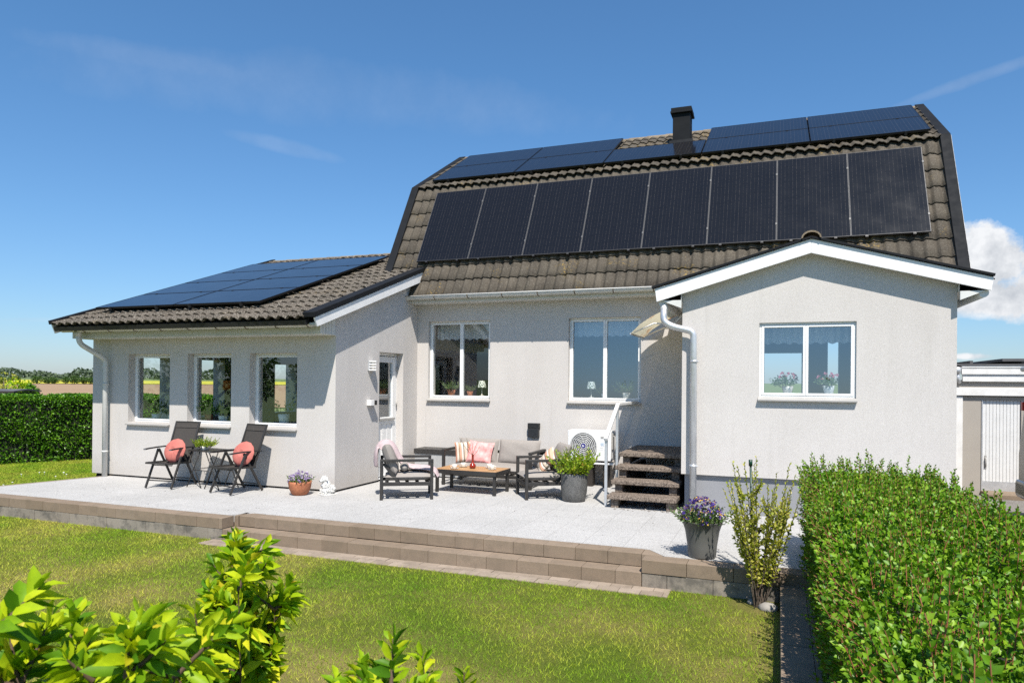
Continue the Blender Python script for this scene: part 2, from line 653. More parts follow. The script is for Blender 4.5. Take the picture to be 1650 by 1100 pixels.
M['teak'] = m_teak()
M['ceramic'] = pmat('cream_ceramic', (.72, .66, .58), (.66, .60, .52), 10, .25)
M['whitepot'] = pmat('white_ceramic', (.72, .72, .70), (.66, .66, .64), 8, .3)
M['redglass'] = pmat('red_glazed_vase', (.30, .03, .015), (.22, .02, .01), 8, .12, spec=.6)
M['terracotta'] = pmat('terracotta', (.42, .15, .065), (.32, .11, .05), 9, .8, bscale=60, bstr=.2, speck=(70, (.3, .1, .05), (.5, .2, .1), .4))
M['greypot'] = pmat('weathered_grey_glaze', (.105, .105, .098), (.055, .055, .052), 9, .5, bscale=40, bstr=.3, speck=(120, (.05, .05, .05), (.22, .21, .2), .45))
M['bigpot'] = pmat('grey_plastic_pot', (.13, .13, .122), (.11, .11, .104), 4, .55, bscale=60, bstr=.1)
M['soil'] = pmat('soil', (.035, .025, .018), None, 30, 1)
M['lampwhite'] = pmat('appliance_white', (.78, .78, .77), (.73, .73, .72), 3, .35)
M['grille'] = pmat('grey_grille', (.56, .56, .55), (.52, .52, .51), 8, .45)
M['fan'] = pmat('fan_shadow', (.15, .15, .15), None, 8, .6)
M['blue'] = pmat('blue_badge', (.035, .03, .22), None, 8, .4)
M['purewhite'] = pmat('badge_white', (.82, .82, .82), None, 8, .4)
M['stone'] = pmat('white_stone', (.66, .65, .62), (.48, .47, .44), 28, .95, bscale=90, bstr=.8, bdist=.006, spec=.1)
M['stem'] = pmat('stem', (.10, .06, .035), (.07, .045, .025), 20, .8)
M['redstem'] = pmat('reddish_stem', (.30, .10, .045), (.2, .07, .035), 20, .7)
M['greenmetal'] = pmat('green_coated_stake', (.012, .05, .03), None, 10, .4)
M['bark'] = pmat('bark', (.11, .085, .06), (.06, .045, .035), 10, .95, bscale=20, bstr=.6, bdist=.03)
M['hedge_core'] = pmat('hedge_twigs', (.016, .019, .009), (.009, .011, .005), 9, 1)
M['lf_hedge'] = leaf_mat('hedge_leaf', [(0, (.055, .145, .005)), (.35, (.10, .23, .007)), (.7, (.16, .32, .012)), (1, (.27, .42, .03))], .26, .45, spec=.35)
M['lf_dark'] = leaf_mat('dark_hedge_leaf', [(0, (.04, .125, .006)), (.5, (.08, .215, .010)), (.85, (.135, .30, .016)), (1, (.20, .38, .03))], .24, .35)
M['lf_lime'] = leaf_mat('lime_shrub_leaf', [(0, (.07, .19, .006)), (.25, (.19, .35, .008)), (.55, (.36, .50, .010)), (.88, (.54, .60, .014)), (.97, (.62, .60, .02)), (1, (.58, .40, .03))], .36, .5, spec=.25)
M['lf_pale'] = leaf_mat('young_shrub_leaf', [(0, (.30, .36, .03)), (.5, (.46, .48, .07)), (1, (.62, .54, .14))], .4, .45)
M['lf_pot'] = leaf_mat('pot_plant_leaf', [(0, (.14, .25, .012)), (.5, (.27, .40, .02)), (.9, (.40, .48, .04)), (1, (.42, .28, .05))], .38, .4)
M['lf_house'] = leaf_mat('house_plant_leaf', [(0, (.06, .13, .035)), (.6, (.13, .22, .07)), (1, (.26, .33, .15))], .25, .45)
M['lf_tree'] = leaf_mat('tree_leaf', [(0, (.03, .075, .012)), (.6, (.06, .13, .018)), (1, (.10, .18, .03))], .25, .6)
M['lf_far'] = leaf_mat('hazy_wood_leaf', [(0, (.060, .088, .058)), (.6, (.082, .115, .07)), (1, (.11, .145, .08))], .15, .8)  # distance haze is mixed into the leaf colours, no air is modelled
M['viola'] = leaf_mat('viola_petal', [(0, (.025, .012, .14)), (.5, (.05, .022, .26)), (.70, (.12, .06, .34)), (.80, (.62, .33, .03)), (.93, (.70, .48, .08)), (1, (.50, .40, .60))], .25, .7)
M['viola_pale'] = leaf_mat('pale_viola_petal', [(0, (.10, .05, .25)), (.35, (.27, .17, .47)), (.7, (.45, .34, .62)), (.9, (.66, .58, .72)), (1, (.12, .05, .2))], .25, .7)
M['geranium'] = leaf_mat('pink_petal', [(0, (.62, .08, .22)), (.6, (.74, .20, .34)), (1, (.82, .42, .52))], .3, .7)
M['field'] = pmat('ploughed_soil', (.30, .195, .105), (.26, .165, .09), .03, 1, bscale=.5, bstr=.2)
M['rape'] = pmat('rapeseed', (.52, .45, .02), (.38, .38, .03), .15, 1)
M['meadow'] = pmat('meadow', (.10, .15, .035), (.14, .17, .05), .05, 1)
M['asphalt'] = pmat('driveway_gravel', (.17, .155, .14), (.12, .11, .10), 3, .95, bscale=60, bstr=.5, speck=(70, (.08, .075, .07), (.28, .26, .24), .5))
M['felt'] = pmat('roof_felt', (.10, .10, .105), (.07, .07, .075), 3, .9)
M['darkwood'] = pmat('dark_wood', (.03, .022, .017), None, 8, .9)
M['garage_wall'] = pmat('beige_render', (.36, .33, .29), (.33, .30, .265), 3, .95, bscale=60, bstr=.3, spec=.1)
M['garage_door'] = pmat('white_steel_door', (.66, .66, .65), (.58, .58, .57), 6, .5, speck=(40, (.6, .6, .6), (.7, .7, .7), .3))
M['garage_trim'] = pmat('white_trim', (.72, .71, .69), (.6, .59, .57), 8, .6)
M['van'] = pmat('van_paint', (.38, .36, .33), (.36, .34, .31), 2, .25, .3, coat=.6)
M['van_glass'] = pmat('van_glass', (.02, .022, .025), None, 4, .05, spec=.8)
M['red_lens'] = pmat('red_lens', (.45, .02, .02), None, 6, .15)
M['orange_shade'] = pmat('orange_shade', (.72, .20, .03), (.6, .16, .02), 6, .6)
M['stoneblock'] = pmat('grey_stone', (.30, .28, .25), (.22, .2, .18), 9, .95, bscale=40, bstr=.5)


def m_canopy():
    m, t, out = nt('yellowed_plastic_sheet')
    c = coord(t)
    f = ramp(t, noise(t, c, 3.2, 5), [(.56, 0), (.62, 1)])
    col = mix(t, math_n(t, 'MULTIPLY', f, .85), (.86, .78, .56), (.60, .22, .04))
    d = t.nodes.new('ShaderNodeBsdfDiffuse')
    t.links.new(col, d.inputs['Color'])
    tr = t.nodes.new('ShaderNodeBsdfTranslucent')
    t.links.new(col, tr.inputs['Color'])
    tp = t.nodes.new('ShaderNodeBsdfTransparent')
    tp.inputs['Color'].default_value = (.9, .78, .55, 1)
    a = t.nodes.new('ShaderNodeMixShader')
    a.inputs[0].default_value = .45
    t.links.new(d.outputs[0], a.inputs[1])
    t.links.new(tr.outputs[0], a.inputs[2])
    b = t.nodes.new('ShaderNodeMixShader')
    b.inputs[0].default_value = .04
    t.links.new(a.outputs[0], b.inputs[1])
    t.links.new(tp.outputs[0], b.inputs[2])
    t.links.new(b.outputs[0], out.inputs[0])
    return m


M['canopy'] = m_canopy()


def m_lampshade():
    m, t, out = nt('patterned_lampshade')
    c = coord(t)
    v = t.nodes.new('ShaderNodeTexVoronoi')
    v.inputs['Scale'].default_value = 34
    t.links.new(c, v.inputs['Vector'])
    col = ramp(t, v.outputs['Distance'], [(.25, (.72, .72, .66)), (.5, (.66, .67, .6)), (.55, (.16, .2, .15))])
    principled(t, out, col, .9)
    return m


M['shade'] = m_lampshade()


# ------------------------------------------------------------------ leaves
def unit(a):
    return a / np.maximum(np.linalg.norm(a, axis=1, keepdims=True), 1e-9)


def rdir(n, up=0.0, spread=1.0):
    d = rng.normal(size=(n, 3)) * spread
    d[:, 2] += up
    return unit(d)


def leaf_arrays(P, D, size, width=.5, fold=.22, fine=False, droop=.15):
    """leaves at P growing along D; returns V (n*k,3), F tris"""
    n = len(P)
    size = np.broadcast_to(np.asarray(size, float), (n,))
    ref = rdir(n, .9)
    S = unit(np.cross(D, ref))
    Nn = np.cross(S, D)
    if fine:
        tpl = np.array([(0, 0, 0), (.28, -.85, .55), (.28, 0, 0), (.28, .85, .55), (.62, -.95, .5), (.62, 0, -.02), (.62, .95, .5), (1, 0, -.1)])
        fc = [(0, 2, 1), (0, 3, 2), (1, 2, 5), (1, 5, 4), (2, 3, 6), (2, 6, 5), (4, 5, 7), (5, 6, 7)]
    else:
        tpl = np.array([(0, 0, 0), (.45, -1, .6), (1, 0, 0), (.45, 1, .6)])
        fc = [(0, 2, 1), (0, 3, 2)]
    k = len(tpl)
    a = tpl[:, 0][None, :, None] * D[:, None, :]
    s = tpl[:, 1][None, :, None] * S[:, None, :] * (width / 2)
    u = (tpl[:, 2] * fold)[None, :, None] * Nn[:, None, :]
    dr = -(tpl[:, 0] ** 2 * droop)[None, :, None] * np.array([0, 0, 1.0])[None, None, :]
    V = P[:, None, :] + (a + s + u + dr) * size[:, None, None]
    F = (np.array(fc)[None] + (np.arange(n) * k)[:, None, None]).reshape(-1, 3)
    return V.reshape(-1, 3), F


def cat_arrays(parts):
    Vs, Fs, b = [], [], 0
    for V, F in parts:
        Vs.append(V)
        Fs.append(F + b)
        b += len(V)
    return np.concatenate(Vs), np.concatenate(Fs)


def stems(paths, r0, r1, n=4):
    mb = MB()
    for p in paths:
        k = len(p)
        mb.tube(p, [r0 + (r1 - r0) * i / (k - 1) for i in range(k)], n, cap=False)
    return mb


def shoot_path(p, d, L, k=5, curve=.15):
    p = np.array(p, float)
    d = np.array(d, float)
    c = rng.normal(size=3) * curve
    c[2] = abs(c[2])
    out = [p.copy()]
    for i in range(k):
        d2 = d + c * (i / k)
        d2 /= np.linalg.norm(d2)
        p = p + d2 * L / k
        out.append(p.copy())
    return out


def leaves_on(path, n, size, spread=.9, out=.75, start=.1, top=True):
    """leaf bases and directions spiralling up a shoot"""
    path = np.array(path)
    k = len(path) - 1
    P, D, S = [], [], []
    a = rng.uniform(0, 6.28)
    for i in range(n):
        t = start + (1 - start) * (i + .5) / n
        x = t * k
        j = min(int(x), k - 1)
        p = path[j] + (path[j + 1] - path[j]) * (x - j)
        ax = path[j + 1] - path[j]
        ax = ax / np.linalg.norm(ax)
        a += 2.4 + rng.normal() * .3
        r = np.cross(ax, (math.cos(a), math.sin(a), .1))
        r /= max(np.linalg.norm(r), 1e-6)
        o = out * (1.15 - .75 * t)
        d = r * o + ax * (1 - o * .6) + rng.normal(size=3) * .12
        P.append(p)
        D.append(d / np.linalg.norm(d))
        S.append(size * rng.uniform(.7, 1.15) * (1.0 if t < .8 else .75))
    return P, D, S


# ------------------------------------------------------------------ light
SUN = Vector((.52, -1, 1.68)).normalized()
w = bpy.data.worlds.new('World')
scene.world = w
w.use_nodes = True
t = w.node_tree
t.nodes.clear()
wo = t.nodes.new('ShaderNodeOutputWorld')
sky = t.nodes.new('ShaderNodeTexSky')
sky.sky_type = 'NISHITA'
sky.sun_disc = False
sky.sun_elevation = math.asin(SUN.z)
sky.sun_rotation = math.atan2(SUN.x, SUN.y)
sky.air_density = 1.0
sky.dust_density = .35
sky.ozone_density = 2.2
bg = t.nodes.new('ShaderNodeBackground')
bg.inputs['Strength'].default_value = .088
cl = t.nodes.new('ShaderNodeBackground')
gen = t.nodes.new('ShaderNodeTexCoord').outputs['Generated']


def cloud_blob(px, py, rx, ry, warp, nscale, soft, turn=0.0):
    d = AF + AR * (px - 825) / 1135.8 - AU * (py - 613.5) / 1135.8
    d = d / np.linalg.norm(d)
    r = np.array(AR)
    u = np.cross(r, d)
    u /= np.linalg.norm(u)
    r, u = r * math.cos(turn) + u * math.sin(turn), u * math.cos(turn) - r * math.sin(turn)
    sub = t.nodes.new('ShaderNodeVectorMath')
    sub.operation = 'SUBTRACT'
    t.links.new(gen, sub.inputs[0])
    sub.inputs[1].default_value = tuple(d)
    q = []
    for ax, rr in ((r, rx), (u, ry)):
        dp = t.nodes.new('ShaderNodeVectorMath')
        dp.operation = 'DOT_PRODUCT'
        t.links.new(sub.outputs[0], dp.inputs[0])
        dp.inputs[1].default_value = tuple(ax / (rr / 1135.8))
        q.append(dp.outputs['Value'])
    l2 = math_n(t, 'ADD', math_n(t, 'MULTIPLY', q[0], q[0]), math_n(t, 'MULTIPLY', q[1], q[1]))
    nz = noise(t, gen, nscale, 12, .66)
    v = math_n(t, 'SUBTRACT', math_n(t, 'SUBTRACT', 1.0, l2), math_n(t, 'MULTIPLY', math_n(t, 'SUBTRACT', nz, .5), -warp))
    return ramp(t, v, [(.0, 0), (soft, 1)])


# the heap of cumulus low in the east and the wisps of cirrus high up
blobs = [cloud_blob(1575, 425, 52, 55, 2.6, 24, .55), cloud_blob(1665, 480, 70, 36, 2.6, 22, .6), cloud_blob(1585, 492, 75, 18, 2.2, 20, .9),
         cloud_blob(1560, 574, 26, 5, 1.6, 40, 1.0)]
fac = blobs[0]
for b in blobs[1:]:
    fac = math_n(t, 'MAXIMUM', fac, b)
wisp = None
for (px, py, rx, ry, k, tn) in ((300, 105, 190, 20, .07, -.2), (455, 235, 85, 11, .075, -.25), (560, 150, 420, 50, .06, -.1), (1590, 120, 105, 8, .10, .45), (240, 500, 40, 6, .10, 0), (60, 515, 40, 4, .10, 0)):
    b = math_n(t, 'MULTIPLY', cloud_blob(px, py, rx, ry, 2.6, 9, 1.3, tn), k)
    wisp = b if wisp is None else math_n(t, 'MAXIMUM', wisp, b)
fac = math_n(t, 'MAXIMUM', fac, wisp)
shade = ramp(t, noise(t, gen, 20, 7, .62), [(.36, (.60, .64, .70)), (.62, (1.0, 1.02, 1.05))])
t.links.new(shade, cl.inputs['Color'])
cl.inputs['Strength'].default_value = .62
sepz = t.nodes.new('ShaderNodeSeparateXYZ')
t.links.new(gen, sepz.inputs[0])
tint = ramp(t, sepz.outputs[2], [(.0, (.62, .74, 1.0)), (.08, (.62, .81, 1.02)), (.2, (.62, .89, 1.10)), (.4, (.62, .97, 1.19)), (.8, (.70, 1.06, 1.28))])
t.links.new(mix(t, 1.0, sky.outputs[0], tint, 'MULTIPLY'), bg.inputs['Color'])
ms = t.nodes.new('ShaderNodeMixShader')
t.links.new(fac, ms.inputs[0])
t.links.new(bg.outputs[0], ms.inputs[1])
t.links.new(cl.outputs[0], ms.inputs[2])
t.links.new(ms.outputs[0], wo.inputs['Surface'])

sun = bpy.data.lights.new('sun', 'SUN')
sun.energy = 5.0
sun.angle = rad(.5)
sun.color = (1, .945, .865)
so = bpy.data.objects.new('sun', sun)
COL.objects.link(so)
so.rotation_euler = SUN.to_track_quat('Z', 'Y').to_euler()

scene.view_settings.view_transform = 'Standard'
scene.view_settings.look = 'None'
scene.view_settings.exposure = .58
scene.view_settings.gamma = 1
scene.render.engine = 'CYCLES'
scene.cycles.max_bounces = 8
scene.cycles.transparent_max_bounces = 16
scene.cycles.use_denoising = False
# ------------------------------------------------------------------ the house
house = thing('house', 'light grey rendered house with brown tiled gambrel roof, front gable and low side wing', 'house')


def wall_grid(mb, axis, pos, th, a0, a1, z0, z1, ops):
    """wall slab with openings; outer face at pos, inner at pos+th"""
    A = sorted({a0, a1, *[v for o in ops for v in o[:2]]})
    Z = sorted({z0, z1, *[v for o in ops for v in o[2:]]})

    def P(a, d, z):
        return (a, pos + d, z) if axis == 'y' else (pos + d, a, z)

    def solid(i, j):
        if i < 0 or j < 0 or i >= len(A) - 1 or j >= len(Z) - 1:
            return False
        ca, cz = (A[i] + A[i + 1]) / 2, (Z[j] + Z[j + 1]) / 2
        return not any(o[0] < ca < o[1] and o[2] < cz < o[3] for o in ops)
    for i in range(len(A) - 1):
        for j in range(len(Z) - 1):
            if not solid(i, j):
                continue
            b0, b1, c0, c1 = A[i], A[i + 1], Z[j], Z[j + 1]
            mb.add([P(b0, 0, c0), P(b1, 0, c0), P(b1, 0, c1), P(b0, 0, c1)], [(0, 1, 2, 3)])
            mb.add([P(b0, th, c0), P(b1, th, c0), P(b1, th, c1), P(b0, th, c1)], [(3, 2, 1, 0)])
            for ok, q in ((solid(i - 1, j), (b0, c0, b0, c1)), (solid(i + 1, j), (b1, c0, b1, c1)),
                          (solid(i, j - 1), (b0, c0, b1, c0)), (solid(i, j + 1), (b0, c1, b1, c1))):
                if not ok:
                    x0, y0, x1, y1 = q
                    mb.add([P(x0, 0, y0), P(x0, th, y0), P(x1, th, y1), P(x1, 0, y1)], [(0, 1, 2, 3)])
    return mb


YW, YG = -2.488, -1.958
WIN_WING = [(-4.084, -3.18), (-2.809, -1.926), (-1.568, -.682)]
WZ = (.915, 2.048)
WIN_MAIN = [(.221, 1.41), (2.812, 4.01)]
MZ = (1.335, 2.704)
WIN_GAB = (5.837, 6.926)
GZ = (1.475, 2.398)

# wing
mb = MB()
wall_grid(mb, 'y', YW, .3, -4.9, 0, .03, 2.3, [(a, b, *WZ) for a, b in WIN_WING])
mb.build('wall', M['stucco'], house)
mb = MB()
wall_grid(mb, 'x', 0, -.28, YW + .3, 0, .03, 2.3, [(-1.283, -.505, .03, 2.11)])
mb.prism([(YW, 2.3), (0, 2.3), (0, 3.46), (YW, 2.61)], 'x', -.28, 0)
mb.build('wall', M['stucco'], house)
mb = MB()
wall_grid(mb, 'x', -4.9, .3, YW + .3, 6.3, .03, 2.3, [(-1.75, -1.10, .9, 2.03), (-.4, .25, .9, 2.03), (1.8, 2.55, .9, 2.0)])
wall_grid(mb, 'y', 6.6, -.3, -4.9, 0, .03, 2.42, [])
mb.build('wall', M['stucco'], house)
mb = MB()
mb.box(-4.86, -.03, YW + .05, 6.5, -.25, .03)
mb.build('plinth', M['base'], house)
# main block
mb = MB()
wall_grid(mb, 'y', 0, .28, 0, 8.2, -.02, 3.06, [(a, b, *MZ) for a, b in WIN_MAIN] + [(5.3, 7.6, .7, 2.75)])
mb.build('wall', M['stucco'], house)
mb = MB()
gam = [(0, 0), (6.2, 0), (6.2, 2.9), (6.2, 3.2), (5.3, 5.3), (3.1, 6.52), (.9, 5.3), (.0, 3.66)]
mb.prism(gam, 'x', 7.98, 8.2)
mb.build('wall', M['stucco'], house)
mb = MB()
mb.prism([(p[0], max(p[1], 2.5)) for p in gam], 'x', -.35, -.12)
mb.build('wall', M['stucco'], house)
mb = MB()
wall_grid(mb, 'y', 6.2, -.28, -.1, 7.98, 0, 3.06, [(7.08, 7.31, 1.3, 2.6), (5.75, 6.55, 1.35, 2.36), (1.0, 2.0, 1.4, 2.6)])
mb.build('wall', M['stucco'], house)
# front gable
mb = MB()
wall_grid(mb, 'y', YG, .28, 4.9, 7.955, .479, 2.69, [(*WIN_GAB, *GZ)])
mb.prism([(4.9, 2.69), (7.955, 2.69), (7.955, 2.785), (6.416, 3.245), (4.9, 2.80)], 'y', YG, YG + .28)
mb.build('wall', M['stucco'], house)
mb = MB()
mb.box(4.9, 5.15, YG + .28, -.002, .479, 2.78)
mb.build('wall', M['stucco'], house)
mb = MB()
mb.box(7.705, 7.955, YG + .28, -.002, .479, 2.78)
mb.build('wall', M['stucco'], house)
mb = MB()
mb.box(4.94, 7.915, YG + .045, -.002, -.26, .479)
mb.build('plinth', M['plinth'], house)

# rooms behind the windows
mb = MB()
mb.box(-4.6, -.28, YW + .3, 6.3, .03, .06)
mb.mi = 1
mb.box(-4.6, -.28, YW + .3, 6.3, 2.24, 2.28)
mb.box(-.31, -.282, YW + .3, -1.35, .06, 2.24)
mb.mi = 2
mb.box(-2.0, -1.9, .9, 6.3, .06, 2.24)
mb.box(-4.6, -2.0, 5.2, 5.3, .06, 2.24)
mb.build('wing_room', [M['roomfloor'], M['room'], M['room_dark']], house)
mb = MB()
mb.box(0, 7.98, .28, 5.92, .60, .66)
mb.mi = 1
mb.box(0, 7.98, .28, 5.92, 2.9, 2.95)
mb.mi = 2
mb.box(2.0, 2.1, .28, 5.9, .66, 2.9)
mb.box(5.05, 5.15, .28, 5.9, .66, 2.9)
mb.box(.28, 2.0, 3.0, 3.1, .66, 2.9)
mb.box(2.1, 5.05, 1.7, 1.8, .66, 2.9)
mb.build('main_room', [M['roomfloor'], M['room'], M['room_blue']], house)
mb = MB()
mb.box(5.15, 7.705, YG + .28, .28, .60, .66)
mb.build('room_floor', M['roomfloor'], house)
mb = MB()
mb.box(5.15, 7.705, YG + .28, .28, 2.60, 2.66)
mb.build('room_ceiling', M['room'], house)


# windows: frame, panes and sill
def window(x0, x1, z0, z1, y, recess, mull, pane, rim=.026, fw=.030, mw=.024, lean=.0):
    yf = y + recess
    mb = MB()
    d = .07
    mb.box(x0, x0 + rim, yf, yf + d, z0, z1)
    mb.box(x1 - rim, x1, yf, yf + d, z0, z1)
    mb.box(x0 + rim, x1 - rim, yf, yf + d, z1 - rim, z1)
    mb.box(x0 + rim, x1 - rim, yf, yf + d, z0, z0 + rim)
    w_ = mb.build('window', M['frame'], house, .004)
    xs = [x0 + rim] + [x0 + (x1 - x0) * m for m in mull] + [x1 - rim]
    for i in range(len(xs) - 1):
        a, b = xs[i], xs[i + 1]
        if i > 0:
            a += mw / 2 - .012
        if i < len(xs) - 2:
            b -= mw / 2 - .012
        mb = MB()
        e = .006
        c0, c1 = z0 + rim + .002, z1 - rim - .002
        a, b = a + .001, b - .001
        mb.box(a, a + fw, yf - e, yf + d - .02, c0, c1)
        mb.box(b - fw, b, yf - e, yf + d - .02, c0, c1)
        mb.box(a + fw, b - fw, yf - e, yf + d - .02, c1 - fw, c1)
        mb.box(a + fw, b - fw, yf - e, yf + d - .02, c0, c0 + fw)
        mb.build('sash', M['frame'], w_, .004)
        mb = MB()
        mb.add([(a + fw, yf + .014, c0 + fw), (b - fw, yf + .014, c0 + fw), (b - fw, yf + .014 + lean, c1 - fw), (a + fw, yf + .014 + lean, c1 - fw)], [(0, 1, 2, 3)])
        mb.build('pane', pane, w_)
    mb = MB()
    mb.prism([(yf - .002, z0 + .012), (y - .055, z0 - .022), (y - .055, z0 - .042), (y - .001, z0 - .036), (yf - .002, z0 - .01)], 'x', x0 - .012, x1 + .012)
    mb.build('sill', M['sillmetal'], w_, .003)
    mb = MB()
    mb.box(x0 - .002, x1 + .002, yf + .07, yf + .07 + .22, z0 - .03, z0 + rim + fw - .004)
    mb.build('inner_sill', M['white'], w_, .004)
    return w_


for a, b in WIN_WING:
    window(a, b, *WZ, YW, .13, [], M['pane'], .032, .026)
window(*WIN_MAIN[0], *MZ, 0, .075, [.52], M['pane_mid'])
window(*WIN_MAIN[1], *MZ, 0, .075, [.50], M['pane_blue'], lean=.026)
window(*WIN_GAB, *GZ, YG, .03, [.49], M['pane_blue'], .026, .03, .024, .018)

# garden door in the wing
mb = MB()
X = -.13
mb.box(X - .07, X, -1.283, -1.238, .03, 2.11)
mb.box(X - .07, X, -.555, -.505, .03, 2.11)
mb.box(X - .07, X, -1.238, -.555, 2.06, 2.11)
mb.box(X - .09, X + .1, -1.283, -.505, .0, .035)
mb.build('door_frame', M['frame'], house, .004)
mb = MB()
Xd = X + .012
y0, y1 = -1.236, -.557
for q in ((y0, y0 + .1, .05, 2.05), (y1 - .1, y1, .05, 2.05), (y0 + .1, y1 - .1, 1.95, 2.05), (y0 + .1, y1 - .1, .05, .2), (y0 + .1, y1 - .1, .92, 1.03)):
    mb.box(Xd - .05, Xd, *q)
for k in range(6):
    ya = y0 + .1 + k * (y1 - y0 - .2) / 6
    mb.box(Xd - .04, Xd - .01 - .004 * (k % 2), ya, ya + (y1 - y0 - .2) / 6, .2, .92)
dr = mb.build('door', M['white'], house, .004)
mb = MB()
mb.box(Xd + .001, Xd + .035, y0 + .06, y1 - .06, .985, 1.015)
mb.build('drip_rail', M['sillmetal'], dr, .003)
mb = MB()
mb.add([(Xd - .03, y0 + .1, 1.03), (Xd - .03, y1 - .1, 1.03), (Xd - .03, y1 - .1, 1.95), (Xd - .03, y0 + .1, 1.95)], [(0, 1, 2, 3)])
mb.build('pane', M['pane_blue'], dr)
for z in (1.25, .4, 1.85):
    mb = MB()
    mb.tube([(Xd + .012, y1 + .012, z - .05), (Xd + .012, y1 + .012, z + .05)], .011, 8)
    mb.build('hinge', M['sillmetal'], dr)


# ---- tiled roofs
def tile_sheet(name, mat, loc, rot, width, length, amp=.032, period=.165, ex=.32, lap=.035, step=.026, u_off=0, parent=house, rough=0.0):
    """wavy concrete tiles in courses; local x along the eaves, y up the slope, z outward"""
    nu = int(width / period * 8)
    u = np.linspace(0, width, nu + 1)
    ph = 2 * np.pi * (u + u_off) / period
    wv = amp * (.5 + .5 * np.sin(ph)) + amp * .25 * np.sin(2 * ph + .6)
    rows = int(math.ceil(length / ex - .05))
    V, F = [], []
    for r in range(rows):
        v0, v1 = r * ex, min((r + 1) * ex, length)
        jit = np.repeat(rng.normal(0, .0022, int(width / .3) + 2), int(.3 / period * 8))[:nu + 1]
        if len(jit) < nu + 1:
            jit = np.pad(jit, (0, nu + 1 - len(jit)))
        sag = np.interp(u, np.linspace(0, width, 7), rng.normal(0, .003, 7))
        base = len(V) * (nu + 1)
        rowj = jit + sag
        for v, h in ((v0 + .02, -.004), (v0 - lap, step - .016), (v0 - lap - .002, step - .004), (v0 - lap, step), ((v0 + v1) / 2, step * .5), (v1, .002)):
            z = wv + h
            vv = v + (rowj * 2.0 if v < v0 else 0)
            V.append(np.stack([u, np.zeros_like(u) + vv, z + rng.normal(0, rough, nu + 1) + rowj * .5], 1))
        for k in range(5):
            a = base + k * (nu + 1) + np.arange(nu)
            b = a + nu + 1
            F.append(np.stack([a, a + 1, b + 1, b], 1))
    o = np_mesh(name, np.concatenate(V), np.concatenate(F), mat, parent, True)
    m = o.data
    o.location = loc
    o.rotation_euler = rot
    # dark under-sheet closes the roof from below
    mb = MB()
    mb.box(0, width, -.02, length, -.09, -.02)
    us = mb.build('roof_underlay', M['black'], o)
    return o


A1, A2, AWG = rad(60.8), rad(30), rad(19.4)
c1, s1_, c2_, s2_ = math.cos(A1), math.sin(A1), math.cos(A2), math.sin(A2)
E0 = Vector((0, -.325, 3.132))
L1 = 2.52
BR = E0 + Vector((0, c1 * L1, s1_ * L1))
L2 = 2.42
RD = BR + Vector((0, c2_ * L2, s2_ * L2))
W0, W1 = -.47, 8.30
low = tile_sheet('roof', M['tile'], (W0, E0.y, E0.z), (A1, 0, 0), W1 - W0, L1)
tile_sheet('roof', M['tile'], (W0, BR.y - .035, BR.z + .005), (A2, 0, 0), W1 - W0, L2)
# back slopes, mirrored
tile_sheet('roof', M['tile'], (W1, 2 * RD.y - BR.y, BR.z), (A2, 0, PI), W1 - W0, L2)
tile_sheet('roof', M['tile'], (W1, 2 * RD.y - E0.y, E0.z), (A1, 0, PI), W1 - W0, L1)


def ridge_tiles(p, q, r=.10, n_len=.36, mat=None):
    p, q = Vector(p), Vector(q)
    n = int((q - p).length / n_len)
    d = (q - p) / n
    mb = MB()
    for i in range(n):
        a = p + d * i
        b = a + d * 1.04
        k = 8
        side = d.normalized().cross(Vector((0, 0, 1))).normalized()
        vs = []
        for c, rr in ((a, r * 1.06), (b, r * .95)):
            for j in range(k + 1):
                th = PI * j / k
                vs.append(c + side * math.cos(th) * rr + Vector((0, 0, math.sin(th) * rr * .8)))
        m2 = len(vs)
        fs = [(j, j + 1, k + 2 + j, k + 1 + j) for j in range(k)]
        mb.add(vs, fs, True)
        c2 = [a + side * math.cos(PI * j / k) * r * .9 + Vector((0, 0, math.sin(PI * j / k) * r * .65)) for j in range(k + 1)]
        mb.add([vs[j] for j in range(k + 1)] + c2, [(j, k + 1 + j, k + 2 + j, j + 1) for j in range(k)])
    return mb.build('ridge_tile', mat or M['ridge'], house)


ridge_tiles((W0 + .02, RD.y, RD.z - .02), (W1, RD.y, RD.z - .02))


def verge(x0, x1, pts, up=.075, dn=.16, name='verge_flashing', edge=None):
    """metal verge cap following pts (y,z) of the tile surface"""
    top, bot = [], []
    n = len(pts)
    for i in range(n):
        ds = []
        for a, b in ((i - 1, i), (i, i + 1)):
            if a >= 0 and b < n:
                v = Vector((pts[b][0] - pts[a][0], pts[b][1] - pts[a][1])).normalized()
                ds.append(Vector((-v.y, v.x)))
        nn = sum(ds, Vector((0, 0)))
        nn = nn / (nn.length ** 2) * len(ds) if len(ds) == 2 else nn
        if len(ds) == 2:
            nn = (ds[0] + ds[1]) / (1 + ds[0].dot(ds[1]))
        p = Vector(pts[i])
        top.append(tuple(p + nn * up))
        bot.append(tuple(p - nn * dn))
    mb = MB()
    for i in range(n - 1):
        mb.prism([bot[i], bot[i + 1], top[i + 1], top[i]], 'x', x0, x1)
    return mb.build(name, M['flash'], house, .006)


prof = [(E0.y - .02, E0.z - .03), (BR.y, BR.z), (RD.y, RD.z), (2 * RD.y - BR.y, BR.z), (2 * RD.y - E0.y, E0.z)]
verge(8.285, 8.425, prof)
verge(-.615, -.47, [(-.12, E0.z + (.12 + E0.y + .0) * 0 + (-.12 - E0.y) * math.tan(A1))] + prof[1:])
